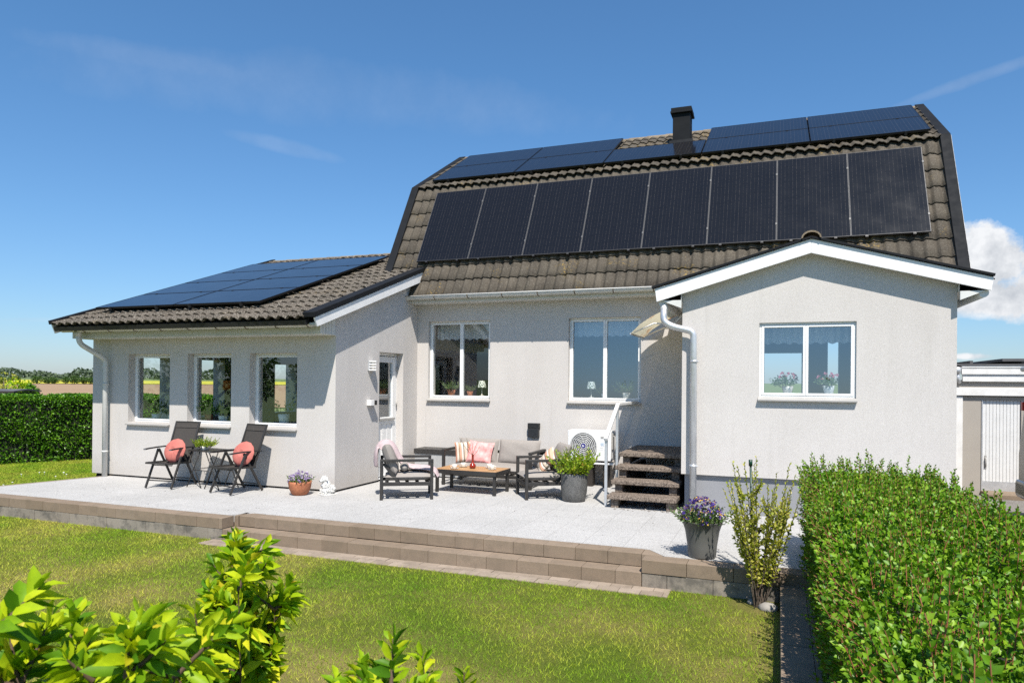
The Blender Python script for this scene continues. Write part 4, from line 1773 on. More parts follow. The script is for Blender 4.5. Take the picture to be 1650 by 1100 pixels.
# folding bistro table
t_ = thing('folding_table', 'small dark folding side table between the two sling chairs', 'side table', (-1.98, -2.80, 0), rad(-8))
mb = MB()
mb.box(-.30, .27, -.20, .20, .552, .566)
for k in range(7):
    mb.box(-.30, .27, -.195 + k * .056, -.195 + k * .056 + .048, .566, .572)
mb.build('table_top', M['charcoal'], t_, .003)
for sx in (-1, 1):
    x = sx * .2
    mb = MB()
    mb.tube([(x - .15 * 1, -.18, .0), (x + .13, -.17, .55)], .008, 6)
    mb.tube([(x + .15, -.16, .0), (x - .13, -.175, .55)], .008, 6)
    mb.build('leg', M['charcoal'], t_)
    mb = MB()
    mb.tube([(x - .15, .18, .0), (x + .13, .17, .55)], .008, 6)
    mb.tube([(x + .15, .19, .0), (x - .13, .175, .55)], .008, 6)
    mb.build('leg', M['charcoal'], t_)
mb = MB()
mb.tube([(-.19, -.17, .27), (.20, -.17, .27)], .006, 6)
mb.tube([(-.05, -.17, .30), (-.05, .18, .30)], .006, 6)
mb.build('brace', M['charcoal'], t_)


def clump(name, parent, c, rx, rz, n_sh, per, size, mat, L=(.08, .2), up=.7, width=.6, stem=True, fine=False):
    Ps, Ds, Ss, paths = [], [], [], []
    for i in range(n_sh):
        a = rng.uniform(0, 2 * PI)
        q = rng.uniform(0, 1) ** .5
        p = np.array([c[0] + math.cos(a) * q * rx * .55, c[1] + math.sin(a) * q * rx * .55, c[2]])
        d = np.array([math.cos(a) * q * .85, math.sin(a) * q * .85, up + rng.uniform(0, .4)]) + rng.normal(size=3) * .14
        l = rng.uniform(*L)
        pa = shoot_path(p, d / np.linalg.norm(d), l)
        paths.append(pa)
        x, y, z = leaves_on(pa, per, size, out=.85, start=.25)
        Ps += x
        Ds += y
        Ss += z
    if stem:
        stems(paths, .0022, .0012, 4).build('stems', M['stem'], parent)
    V, F = leaf_arrays(np.array(Ps), np.array(Ds), np.array(Ss), width, .2, fine)
    return np_mesh('foliage', V, F, mat, parent)


def flowers(parent, c, rx, h0, h1, n, size, mat, name='flowers', flat=.35):
    """five-petalled blooms scattered over a dome"""
    Ps, Ds, Ss = [], [], []
    for i in range(n):
        a = rng.uniform(0, 2 * PI)
        q = rng.uniform(0, 1) ** .5
        p = np.array([c[0] + math.cos(a) * q * rx, c[1] + math.sin(a) * q * rx, c[2] + h0 + (h1 - h0) * (1 - q * q) + rng.normal(0, .014)])
        nrm = unit(np.array([[math.cos(a) * q * .8, math.sin(a) * q * .8 - .5, .6]]) + rng.normal(size=(1, 3)) * .25)[0]
        e1 = np.cross(nrm, (0, 0, 1.0))
        e1 /= np.linalg.norm(e1)
        e2 = np.cross(nrm, e1)
        for k in range(5):
            b = 2 * PI * k / 5 + rng.uniform(0, .4)
            d = e1 * math.cos(b) + e2 * math.sin(b) + nrm * .25
            Ps.append(p)
            Ds.append(d / np.linalg.norm(d))
            Ss.append(size * rng.uniform(.75, 1.1))
    V, F = leaf_arrays(np.array(Ps), np.array(Ds), np.array(Ss), .95, .05, False, .02)
    return np_mesh(name, V, F, mat, parent)


# plant on the folding table
p_ = thing('potted_plant', 'small leafy green plant standing on the folding table', 'potted plant', (-2.08, -2.86, .572))
mb = MB()
mb.lathe([(0, .0), (.055, .0), (.065, .05), (.058, .055), (.05, .045), (0, .045)], 18)
mb.build('pot', M['whitepot'], p_)
clump('foliage', p_, (0, 0, .03), .17, .1, 70, 10, .034, M['lf_pot'], (.08, .19), .5)

# terracotta pot with violas
p_ = thing('flower_pot', 'round orange terracotta pot of pale purple violas beside the lamb statue', 'flower pot', (-.335, -2.85, 0))
mb = MB()
mb.lathe([(0, 0), (.095, 0), (.125, .035), (.152, .10), (.162, .165), (.164, .195), (.150, .195), (.146, .17), (0, .165)], 28)
mb.build('pot', M['terracotta'], p_)
clump('foliage', p_, (0, 0, .16), .22, .1, 60, 8, .032, M['lf_house'], (.06, .15), .55)
flowers(p_, (0, 0, .16), .19, .05, .17, 85, .021, M['viola_pale'])

# lamb statue: one continuous sculpted body
def lamb():
    r = thing('lamb_statue', 'small white stone sitting lamb statue at the corner of the wing', 'garden statue', (.02, -2.70, 0), rad(-25))
    bm = bpy.data.meshes.new('t')
    mball = MB()
    rn = np.random.default_rng(3)
    # curls over a pear-shaped body
    body = [((0, .03, .075), (.085, .10, .075)), ((0, -.01, .13), (.068, .07, .085)), ((.045, -.035, .05), (.03, .05, .045)), ((-.045, -.035, .05), (.03, .05, .045)),
            ((.028, -.06, .06), (.021, .021, .062)), ((-.028, -.06, .06), (.021, .021, .062))]
    for c, q in body:
        mball.ball(c, q, 14, 10)
    for i in range(150):
        c, q = body[int(rn.choice([0, 0, 0, 1, 1, 2, 3]))]
        d = rn.normal(size=3)
        d /= np.linalg.norm(d)
        p = np.array(c) + d * np.array(q) * .97
        if p[2] > .01:
            mball.ball(p, rn.uniform(.010, .017), 7, 5)
    mball.box(-.10, .10, -.10, .13, 0, .018)
    mball.build('body', M['stone'], r, .006)
    hd = MB()
    hd.ball((0, -.045, .225), (.046, .052, .046), 16, 12)
    hd.ball((0, -.092, .208), (.027, .032, .025), 12, 9)
    for i in range(40):
        d = rn.normal(size=3)
        d /= np.linalg.norm(d)
        if d[2] > .2 and d[1] > -.6:
            hd.ball(np.array((0, -.04, .228)) + d * np.array((.044, .046, .044)), .012, 7, 5)
    h = hd.build('head', M['stone'], r)
    for s in (-1, 1):
        e = MB()
        e.ball((s * .058, -.035, .222), (.026, .012, .014), 10, 7, Matrix.Rotation(s * .5, 3, 'Y'))
        e.build('ear', M['stone'], h)
        e = MB()
        e.ball((s * .021, -.089, .233), .0055, 8, 6)
        e.build('eye', M['base'], h)
    e = MB()
    e.ball((0, -.122, .213), (.010, .006, .007), 8, 6)
    e.build('nose', M['base'], h)
    return r


lamb()


# ------------------------------------------------------------------ lounge set
def armchair(label, loc, rz):
    """faces local +x"""
    r = thing('lounge_armchair', label, 'armchair', loc, rz, 'lounge armchairs with grey cushions')
    C = M['charcoal']
    b = .042
    HX, HY = .345, .275
    for s in (-1, 1):
        y = s * HY
        for x in (-HX, HX):
            mb = MB()
            mb.box(x - b / 2, x + b / 2, y - b / 2, y + b / 2, 0, .525)
            mb.build('leg', C, r, .003)
        mb = MB()
        mb.box(-HX - b / 2, HX + b / 2, y - .026, y + .026, .526, .560)
        mb.build('armrest', C, r, .003)
        mb = MB()
        mb.bar((-HX + .03, y - s * .043, .50), (-.10, y - s * .043, .22), .03, .045, (1, 0, .6))
        mb.build('back_support', C, r, .003)
    mb = MB()
    for s in (-1, 1):
        mb.box(-HX + b / 2, HX - b / 2, s * HY - .018, s * HY + .018, .195, .245)
    mb.box(HX - .02, HX + .02, -HY + .019, HY - .019, .195, .245)
    mb.box(-HX - .02, -HX + .02, -HY + .019, HY - .019, .195, .245)
    for k in range(5):
        mb.box(-HX + .05 + k * .14, -HX + .10 + k * .14, -HY + .02, HY - .02, .215, .235)
    mb.build('seat_frame', C, r, .003)
    mb = MB()
    mb.pillow(.66, .50, .135, Matrix.Translation((.035, 0, .310)) @ Matrix.Rotation(PI / 2, 4, 'X'), 16, .02)
    mb.build('seat_cushion', M['grey_cloth'], r)
    mb = MB()
    Mx = Matrix.Translation((-.225, 0, .555)) @ Matrix.Rotation(rad(-20), 4, 'Y') @ Matrix.Rotation(PI / 2, 4, 'Z')
    mb.pillow(.53, .44, .165, Mx, 18, .10, .004)
    mb.build('back_cushion', M['grey_cloth'], r)
    return r


ROT_L, ROT_R = rad(30.5), rad(213.5)
armchair('dark framed lounge armchair with pink blanket, nearest the wing door', (1.127, -2.38, 0), ROT_L)
armchair('dark framed lounge armchair with striped cushion, beside the grey plant pot', (2.935, -1.556, 0), ROT_R)
# bolster roll lying in the left armchair
mb = MB()
Mx = Matrix.Rotation(PI / 2, 3, 'X')
mb.ball((0, 0, 0), (.062, .17, .062), 16, 12)
o = mb.build('bolster', M['grey_cloth'])
o.location = Vector((1.127, -2.38, .44)) + Matrix.Rotation(ROT_L, 3, 'Z') @ Vector((-.03, -.10, 0))
o.rotation_euler = (0, 0, ROT_L)
tag(o, 'small grey roll cushion lying on the seat of the left armchair', 'cushion')


def blanket():
    """throw draped over the back, down the cushion and along the seat"""
    path = [(-.40, .42), (-.405, .52), (-.395, .62), (-.37, .70), (-.315, .745), (-.25, .74), (-.18, .66), (-.125, .56), (-.07, .46), (.02, .388), (.14, .380), (.26, .378), (.35, .372), (.395, .345), (.405, .28)]
    yc = [.10, .09, .07, .06, .05, .04, .03, .03, .04, .03, .0, -.04, -.06, -.08, -.10]
    wd = [.30, .31, .32, .32, .30, .28, .26, .22, .22, .26, .30, .30, .28, .26, .24]
    K, m = 70, 26
    V, F = [], []
    tt = np.linspace(0, len(path) - 1, K + 1)
    px = np.interp(tt, range(len(path)), [p[0] for p in path])
    pz = np.interp(tt, range(len(path)), [p[1] for p in path])
    ker = np.ones(7) / 7
    for a in (px, pz):
        a[3:-3] = np.convolve(a, ker, 'valid')
    y0 = np.interp(tt, range(len(path)), yc)
    w0 = np.interp(tt, range(len(path)), wd)
    for i in range(K + 1):
        a = np.array([px[min(i + 1, K)] - px[max(i - 1, 0)], pz[min(i + 1, K)] - pz[max(i - 1, 0)]])
        a /= np.linalg.norm(a)
        nx, nz = -a[1], a[0]
        if nz < 0 and i > 30:
            nx, nz = -nx, -nz
        if i <= 30:
            nx, nz = (nx, nz) if nx < 0 or nz > 0 else (-nx, -nz)
        for j in range(m + 1):
            v = 2 * j / m - 1
            fold = .016 * math.sin(v * 9 + 1.6 * math.sin(i * .14)) + .010 * math.sin(v * 15 + i * .21) + .022
            x = px[i] + nx * fold
            z = pz[i] + nz * fold
            if 14 < i < 44 and v < -.1:
                # the near edge sinks down the side of the cushion
                k = (-.1 - v) / .9
                x += (-.24 - x) * .30 * k
                z += (.52 - z) * .30 * k
            y = y0[i] + v * w0[i] / 2 * (1 + .08 * math.sin(i * .3)) + .012 * math.sin(i * .23)
            V.append((x, y, z))
    for i in range(K):
        for j in range(m):
            p = i * (m + 1) + j
            F.append((p, p + 1, p + m + 2, p + m + 1))
    o = np_mesh('blanket', V, F, M['blanket'], None, True)
    s = o.modifiers.new('thickness', 'SOLIDIFY')
    s.thickness = .012
    o.location = (1.127, -2.38, .012)
    o.rotation_euler = (0, 0, ROT_L)
    return tag(o, 'pale pink throw blanket draped over the back and seat of the left armchair', 'blanket')


blanket()


def pillow(name, label, cat, w_, h_, t__, loc, rot, mat, wob=.004, pinch=.14):
    mb = MB()
    mb.pillow(w_, h_, t__, Matrix.Identity(4), 18, pinch, wob)
    o = mb.build(name, mat)
    o.location = loc
    o.rotation_euler = rot
    return tag(o, label, cat)


pillow('striped_cushion', 'striped woven cushion leaning in the right-hand armchair', 'cushion', .36, .33, .12,
       tuple(Vector((2.935, -1.556, .515)) + Matrix.Rotation(ROT_R, 3, 'Z') @ Vector((-.02, -.01, 0))), (rad(-38), rad(22), ROT_R + rad(78)), M['stripe_v'])

sofa = thing('lounge_sofa', 'dark framed two-seat garden sofa with taupe cushions against the wall', 'sofa', (1.82, -.78, 0), 0)
C = M['charcoal']
b = .044
HX, HY = .73, .335
for s in (-1, 1):
    for y in (-HY, HY):
        mb = MB()
        mb.box(s * HX - b / 2, s * HX + b / 2, y - b / 2, y + b / 2, 0, .535)
        mb.build('leg', C, sofa, .003)
    mb = MB()
    mb.box(s * HX - .028, s * HX + .028, -HY - .022, HY + .022, .536, .570)
    mb.build('armrest', C, sofa, .003)
mb = MB()
for y in (-HY, HY):
    mb.box(-HX + .023, HX - .023, y - .018, y + .018, .155, .205)
for s in (-1, 1):
    mb.box(s * HX - .018, s * HX + .018, -HY + .023, HY - .023, .155, .205)
for k in range(9):
    mb.box(-HX + .10 + k * .16, -HX + .15 + k * .16, -HY + .02, HY - .02, .178, .198)
mb.build('seat_frame', C, sofa, .003)
mb = MB()
mb.bar((-HX, HY - .04, .50), (HX, HY - .04, .50), .03, .045)
mb.bar((-HX + .3, HY - .04, .2), (-HX + .3, HY - .04, .49), .03, .03)
mb.bar((HX - .3, HY - .04, .2), (HX - .3, HY - .04, .49), .03, .03)
mb.build('back_frame', C, sofa, .003)
mb = MB()
mb.pillow(1.40, .64, .15, Matrix.Translation((0, -.02, .275)) @ Matrix.Rotation(PI / 2, 4, 'X'), 20, .01)
mb.build('seat_cushion', M['grey_cloth'], sofa)
for x in (-.345, .365):
    mb = MB()
    Mx = Matrix.Translation((x, .165, .515)) @ Matrix.Rotation(rad(-17), 4, 'X')
    mb.pillow(.705, .41, .19, Mx, 20, .06, .006)
    mb.build('back_cushion', M['grey_cloth'], sofa)
pillow('pink_cushion', 'crumpled pink velvet cushion leaning on the left half of the sofa', 'cushion', .42, .37, .14, (1.585, -.80, .505), (rad(-24), rad(5), rad(6)), M['pink'], .012)
pillow('striped_cushion', 'striped woven cushion half hidden behind the pink one on the sofa', 'cushion', .33, .34, .11, (1.325, -.80, .505), (rad(-18), rad(86), rad(16)), M['stripe_v'])

sb = thing('storage_box', 'light grey garden storage box with dark lid in the corner left of the sofa', 'storage box', (.62, -.22, 0))
mb = MB()
mb.box(-.435, .425, -.185, .19, .02, .392)
for k in range(1, 6):
    mb.box(-.435 + k * .1433 - .003, -.435 + k * .1433 + .003, -.189, -.185, .04, .385)
mb.build('box_body', pmat('grey_box_plastic', (.36, .36, .355), (.33, .33, .325), 6, .55), sb, .006)
mb = MB()
mb.box(-.45, .44, -.20, .20, .393, .478)
mb.build('lid', M['charcoal'], sb, .006)

tb = thing('coffee_table', 'low coffee table with teak slat top and black metal legs', 'coffee table', (1.80, -1.585, 0), rad(-1.5))
mb = MB()
for k in range(8):
    y = -.275 + k * .069
    mb.box(-.495, .495, y + .002, y + .067, .328, .347)
mb.build('table_top', M['teak'], tb, .002)
mb = MB()
for q in ((-.5, .5, -.282, -.2755), (-.5, .5, .2795, .286), (-.5, -.497, -.2755, .2795), (.497, .5, -.2755, .2795)):
    mb.box(*q, .285, .346)
for y in (-.25, .25):
    mb.box(-.48, .48, y - .015, y + .015, .285, .326)
mb.build('apron', M['charcoal'], tb, .002)
for x in (-.465, .465):
    for y in (-.235, .235):
        mb = MB()
        mb.box(x - .021, x + .021, y - .021, y + .021, 0, .327)
        mb.build('leg', M['charcoal'], tb, .003)


def tea_cup(label, loc, rz):
    r = thing('tea_cup', label, 'cup', loc, rz, 'cream cups on the coffee table')
    mb = MB()
    mb.lathe([(0, .008), (.026, .008), (.036, .03), (.039, .062), (.036, .062), (.033, .03), (0, .014)], 20)
    c = mb.build('cup', M['ceramic'], r)
    mb = MB()
    mb.tube([(.036 + .001 * 0, 0, .052), (.055, 0, .05), (.058, 0, .035), (.045, 0, .02), (.033, 0, .02)], .0045, 6)
    mb.build('handle', M['ceramic'], c)
    mb = MB()
    mb.lathe([(0, 0), (.035, 0), (.062, .009), (.064, .012), (.035, .006), (0, .006)], 22)
    mb.build('saucer', M['ceramic'], r)
    return r


ZT = .3475
tea_cup('cream cup on the front left of the teak table', (1.575, -1.73, ZT), rad(200))
tea_cup('cream cup on the back left of the teak table', (1.60, -1.475, ZT), rad(20))
tea_cup('cream cup on the back right of the teak table', (2.02, -1.45, ZT), rad(-20))
tea_cup('cream cup on the front right of the teak table, handle to the right', (2.125, -1.60, ZT), rad(10))

v_ = thing('vase', 'red glazed long-necked vase holding dark twigs on the teak table', 'vase', (1.81, -1.60, ZT))
mb = MB()
mb.lathe([(0, 0), (.03, 0), (.046, .018), (.050, .042), (.04, .066), (.020, .082), (.017, .10), (.017, .205), (.020, .208), (.015, .20), (.013, .1)], 22)
mb.build('vase_body', M['redglass'], v_)
paths = []
Ps, Ds, Ss = [], [], []
for d, L in (((-.55, .1, .9), .28), ((-.2, .2, 1), .20), ((.25, -.1, .95), .2), ((.9, -.1, .6), .2), ((-.9, .0, .75), .34)):
    p = shoot_path((0, 0, .19), np.array(d) / np.linalg.norm(d), L, 7, .5)
    paths.append(p)
    a, b_, c = leaves_on(p, 7, .022, out=.9, start=.45)
    Ps += a
    Ds += b_
    Ss += c
stems(paths, .0035, .0018, 5).build('twigs', M['stem'], v_)
V, F = leaf_arrays(np.array(Ps), np.array(Ds), np.array(Ss), .5)
np_mesh('twig_leaves', V, F, M['lf_house'], v_)


# ------------------------------------------------------------------ on the walls
def heat_pump():
    r = thing('heat_pump', 'white outdoor heat pump unit with round grey fan grille below the window', 'heat pump', (2.93, -.40, 0))
    mb = MB()
    mb.box(0, .70, 0, .27, .415, .885)
    mb.build('casing', M['lampwhite'], r, .012, 3)
    cx, cz, R0 = .262, .645, .212
    mb = MB()
    mb.lathe([(0, .0), (R0, .0)], 40)
    o = mb.build('fan', M['fan'], r)
    for v in o.data.vertices:
        x, y, z = v.co
        v.co = (cx + x, -.0025, cz + y)
    mb = MB()
    for k in range(7):
        rr = .045 + k * .0275
        pts = [(cx + rr * math.cos(a), -.012 - .012 * (1 - (rr / R0) ** 2), cz + rr * math.sin(a)) for a in np.linspace(0, 2 * PI, 40)]
        mb.tube(pts, .0068 if k < 6 else .013, 5, False)
    for k in range(10):
        a = 2 * PI * k / 10 + .2
        mb.tube([(cx + .03 * math.cos(a), -.023, cz + .03 * math.sin(a)), (cx + .125 * math.cos(a + .22), -.02, cz + .125 * math.sin(a + .22)), (cx + R0 * math.cos(a + .55), -.010, cz + R0 * math.sin(a + .55))], .004, 5, False)
    g = mb.build('fan_grille', M['grille'], r)
    mb = MB()
    mb.tube([(cx, -.02, cz), (cx, -.030, cz)], .036, 24)
    bd = mb.build('badge', M['blue'], g)
    mb = MB()
    mb.add([(cx - .014, -.0315, cz + .018), (cx - .014, -.0315, cz - .018), (cx + .020, -.0315, cz)], [(0, 1, 2)])
    mb.build('badge_arrow', M['purewhite'], bd)
    mb = MB()
    mb.box(.505, .508, -.0015, .0, .43, .87)
    for z in (.615, .625, .59):
        mb.box(.525, .575, -.0015, 0, z, z + .003)
    mb.build('panel_seam', M['grille'], r)
    mb = MB()
    mb.box(.535, .585, -.002, 0, .655, .70)
    mb.build('rating_label', pmat('pale_blue_label', (.5, .58, .66), None, 60, .5), r)
    mb = MB()
    mb.box(.535, .62, -.004, .0, .77, .80)
    mb.build('maker_plate', M['sillmetal'], r, .002)
    mb = MB()
    mb.tube([(.701, .10, .80), (.735, .10, .80), (.74, .10, .62), (.74, .12, .40)], .014, 8)
    mb.tube([(.701, .16, .76), (.73, .16, .74), (.735, .16, .40)], .010, 8)
    mb.box(.7005, .715, .05, .2, .60, .84)
    mb.build('pipes', M['sillmetal'], r)
    for x in (.10, .58):
        mb = MB()
        mb.box(x - .04, x + .04, .02, .25, .385, .414)
        mb.build('rubber_foot', M['black'], r)
    mb = MB()
    mb.box(-.02, .74, .0, .30, .36, .385)
    mb.build('tray', M['lampwhite'], r, .004)
    for x in (.06, .34, .62):
        mb = MB()
        mb.box(x - .055, x + .055, .06, .24, .0, .36)  # stand blocks, dark in place of the shadows beneath the tray
        mb.build('stand_shade_block', M['stand_shade'], r, .004)
    return r


heat_pump()
mb = MB()
mb.box(2.135, 2.335, -.085, -.002, .865, .955)
mb.prism([(-.002, .72), (-.10, .72), (-.085, .865), (-.002, .865)], 'x', 2.145, 2.325)
tag(mb.build('wall_vent', M['black'], None, .006), 'black wall-mounted box above the right end of the sofa', 'wall box')

l_ = thing('wall_lamp', 'pale louvred wall lamp beside the wing door', 'wall lamp', (0, -1.56, 1.80))
mb = MB()
mb.box(.002, .03, -.075, .075, .0, .16)
mb.build('back_plate', M['galv'], l_, .004)
for z in (.0, .045, .09, .135):
    mb = MB()
    pts = [(.03 + .085 * math.sin(PI * k / 10), -.075 + .15 * k / 10) for k in range(11)]
    mb.prism(pts, 'z', z, z + .022)
    mb.build('louvre', M['white'], l_, .002)
mb = MB()
mb.tube([(.055, 0, .005), (.055, 0, .155)], .03, 12)
mb.build('diffuser', M['ceramic'], l_)
mb = MB()
mb.box(.002, .085, -1.655, -1.555, 1.25, 1.335)
o = mb.build('motion_sensor', M['white'], None, .004)
tag(o, 'small white box sensor below the wall lamp', 'sensor')
mb = MB()
mb.box(.02, .09, -1.553, -1.52, 1.256, 1.329)
mb.box(.02, .09, -1.514, -1.485, 1.256, 1.329)
mb.build('sensor_lens', M['black'], o, .003)

# door canopy on the side of the gable
cn = thing('door_canopy', 'curved yellowed plastic canopy with rust stain over the side door', 'canopy', (4.9, -.675, 0))
prof = [(-.003, 2.735), (-.18, 2.72), (-.36, 2.665), (-.53, 2.58), (-.69, 2.475), (-.82, 2.35)]
xs = np.interp(np.linspace(0, 5, 16), range(6), [p[0] for p in prof])
zs = np.interp(np.linspace(0, 5, 16), range(6), [p[1] for p in prof])
mb = MB()
vs = [(x, y, z) for x, z in zip(xs, zs) for y in (-.525, -.2, .15, .525)]
mb.add(vs, [(i * 4 + k, i * 4 + k + 1, i * 4 + k + 5, i * 4 + k + 4) for i in range(15) for k in range(3)], True)
mb.build('sheet', M['canopy'], cn)
mb = MB()
mb.bar((-.822, -.525, 2.346), (-.822, .525, 2.346), .018, .022)
mb.build('edge_rail', M['galv'], cn)
for y in (-.46, .46):
    mb = MB()
    mb.tube([(-.003, y, 2.36), (-.22, y, 2.48), (-.5, y, 2.49), (-.79, y, 2.365)], .011, 6)
    mb.tube([(-.003, y, 2.70), (-.22, y, 2.48)], .009, 6)
    mb.build('bracket', M['white'], cn)

# outdoor stairs and rail
sr = thing('outdoor_stairs', 'open stairs with four pebbled concrete treads climbing beside the gable', 'stairs', (4.42, -1.1, 0))
fy, tz = [-2.13, -1.88, -1.63, -1.38], [.17, .335, .50, .66]
for k in range(4):
    mb = MB()
    y1 = fy[k] + .34 if k < 3 else -.03
    mb.box(-.455, .445, fy[k] + 1.1, y1 + 1.1, tz[k] - .055, tz[k])
    mb.build('tread', M['aggregate'], sr, .010, 3)
for s, x in ((-1, -.36), (1, .36)):
    mb = MB()
    for k in range(4):
        y1 = fy[k + 1] + 1.14 + .05 if k < 3 else 1.0
        z0 = 0 if k == 0 else tz[k - 1] + .001
        mb.box(x - .05, x + .05, fy[k] + 1.1 + .055, y1 if k == 3 else fy[k] + 1.1 + .34 + .0, z0 if k < 3 else tz[2] + .001, tz[k] - .056)
        if k:
            mb.box(x - .05, x + .05, fy[k] + 1.1 + .055, (fy[k] + 1.1 + .34) if k < 3 else 1.05, 0, tz[k - 1] - .056)
    mb.build('stringer', M['aggregate'], sr, .006)
mb = MB()
for q in range(60):
    p = np.array([rng.uniform(-.36, .36), rng.uniform(-1.1, -.7), .004])
    mb.ball(p, rng.uniform(.006, .016), 6, 4)
tag(mb.build('gravel', M['stoneblock']), 'loose gravel and leaf litter under the open stairs', 'gravel', None, 'stuff').location = (4.42, -1.1, 0)

hr = thing('handrail', 'pale painted metal handrail on the left side of the outdoor stairs', 'handrail', (3.915, -1.95, 0))
mb = MB()
mb.box(-.018, .018, -.018, .018, 0, .88)
mb.build('post', M['galv'], hr, .003)
mb = MB()
mb.box(-.005, .031, .60, .636, .0, 1.31)
mb.build('post', M['galv'], hr, .003)
mb = MB()
mb.bar((-.0, -.05, .885), (.012, .66, 1.335), .05, .045)
mb.build('rail', M['white'], hr, .006)
mb = MB()
mb.bar((.012, .655, 1.335), (.03, 1.93, 1.335), .05, .045)
mb.build('rail', M['white'], hr, .006)


# ------------------------------------------------------------------ planters and shrubs outdoors
p_ = thing('planter', 'tall mottled grey pot with a leafy yellow-green shrub beside the stairs', 'potted plant', (3.42, -1.76, 0))
mb = MB()
mb.lathe([(0, 0), (.135, 0), (.158, .02), (.178, .12), (.186, .24), (.180, .36), (.178, .385), (.163, .385), (.165, .34), (0, .33)], 32)
mb.build('pot', M['greypot'], p_)
clump('foliage', p_, (0, 0, .34), .26, .2, 110, 13, .055, M['lf_pot'], (.16, .44), .75)

p_ = thing('planter', 'flared grey plastic pot of dark purple and yellow violas on the terrace edge', 'flower pot', (5.40, -4.33, 0))
mb = MB()
mb.lathe([(0, 0), (.122, 0), (.128, .015), (.138, .12), (.158, .25), (.186, .338), (.192, .345), (.184, .345), (.168, .30), (0, .29)], 36)
mb.build('pot', M['bigpot'], p_)
clump('foliage', p_, (0, 0, .29), .27, .2, 130, 9, .036, M['lf_house'], (.10, .24), .6)
flowers(p_, (.0, 0, .30), .21, .07, .26, 150, .022, M['viola'])

def open_shrub():
    r = thing('young_shrub', 'sparse upright young shrub with pale green leaves at the wall corner', 'shrub', (5.92, -4.83, GZ0))
    Ps, Ds, Ss, paths = [], [], [], []
    for i in range(30):
        a = rng.uniform(0, 2 * PI)
        q = rng.uniform(.05, 1)
        d = np.array([math.cos(a) * q * .34, math.sin(a) * q * .24, 1])
        if i % 6 == 0:
            d = np.array([-.30, .05, 1.0])
        if i % 9 == 1:
            d = np.array([.22, 0, 1.0])
        p = shoot_path((rng.normal(0, .03), rng.normal(0, .03), 0), d / np.linalg.norm(d), rng.uniform(.8, 1.28), 8, .06)
        paths.append(p)
        for k in range(2):
            j = rng.integers(3, 7)
            dd = np.array([rng.normal(0, .5), rng.normal(0, .5), .8])
            pp = shoot_path(p[j], dd / np.linalg.norm(dd), rng.uniform(.08, .25), 4, .1)
            paths.append(pp)
            x, y, z = leaves_on(pp, 18, .042, out=.8, start=.1)
            Ps += x
            Ds += y
            Ss += z
        x, y, z = leaves_on(p, 58, .044, out=.8, start=.2)
        Ps += x
        Ds += y
        Ss += z
    stems(paths, .0055, .0016, 5).build('stems', M['bark'], r)
    V, F = leaf_arrays(np.array(Ps), np.array(Ds), np.array(Ss), .6)
    np_mesh('foliage', V, F, M['lf_pale'], r)


open_shrub()
mb = MB()
mb.tube([(5.875, -4.78, GZ0), (5.845, -4.78, .95)], .009, 8)
mb.tube([(5.845, -4.78, .93), (5.8445, -4.78, .985)], .016, 8)
tag(mb.build('plant_stake', M['greenmetal']), 'dark green stake standing in the sparse young shrub', 'stake')


def lime_shrub(label, base, h, spread, n, leaf, per=15, seed=1, lmin=.8, side=.2):
    global rng
    keep = rng
    rng = np.random.default_rng(seed)
    r = thing('foreground_shrub', label, 'shrub', base, 0, 'lime green shrubs in the foreground')
    Ps, Ds, Ss, paths = [], [], [], []
    for i in range(n):
        a = rng.uniform(0, 2 * PI)
        q = rng.uniform(0, 1) ** .6
        d = np.array([math.cos(a) * q * spread, math.sin(a) * q * spread, 1.0])
        L = h * rng.uniform(lmin, 1.0) * (1 - .14 * q)
        p = shoot_path((math.cos(a) * q * .1, math.sin(a) * q * .1, 0), d / np.linalg.norm(d), L, 9, .10)
        paths.append(p)
        x, y, z = leaves_on(p, int(per * 1.7), leaf, out=.9, start=.46)
        Ps += x; Ds += y; Ss += z
        for k in range(8):
            j = rng.integers(5, 10)
            dd = np.array([rng.normal(0, .6), rng.normal(0, .6), .75])
            pp = shoot_path(p[j], dd / np.linalg.norm(dd), rng.uniform(side * .4, side), 5, .12)
            paths.append(pp)
            x, y, z = leaves_on(pp, per - 4, leaf, out=.85, start=.1)
            Ps += x; Ds += y; Ss += z
    stems(paths, .0065, .002, 6).build('stems', M['stem'], r)
    V, F = leaf_arrays(np.array(Ps), np.array(Ds), np.array(Ss), .34, .18, True, .26)
    np_mesh('foliage', V, F, M['lf_lime'], r, True)
    rng = keep
    return r


lime_shrub('lime green shrub in the foreground, the tallest, in the middle of the three', (4.37, -9.36, GZ0), 1.40, .07, 12, .082, 26, 4, .72, .15)
lime_shrub('broad lime green shrub at the bottom left corner of the photo', (4.70, -10.21, GZ0), 1.46, .18, 28, .078, 26, 8, .82, .16)
lime_shrub('low lime green shrub at the bottom middle, only its tips showing', (5.17, -9.80, GZ0), 1.20, .30, 40, .072, 26, 5, .88, .15)


# ------------------------------------------------------------------ behind the windows
def window_plant(name, label, loc, pot, potmat, leafmat, n, L, leaf, flower=None, width=.5):
    r = thing(name, label, 'potted plant', loc)
    w_, h_ = pot
    mb = MB()
    mb.lathe([(0, 0), (w_ * .36, 0), (w_ * .5, h_), (w_ * .45, h_), (w_ * .42, h_ * .85), (0, h_ * .85)], 18)
    mb.build('pot', potmat, r)
    clump('foliage', r, (0, 0, h_ * .8), w_ * 1.1, .1, n, 7, leaf, leafmat, L, .8, width)
    if flower:
        flowers(r, (0, 0, h_), w_ * .85, L[1] * .6, L[1] * 1.0, 16, .026, flower)


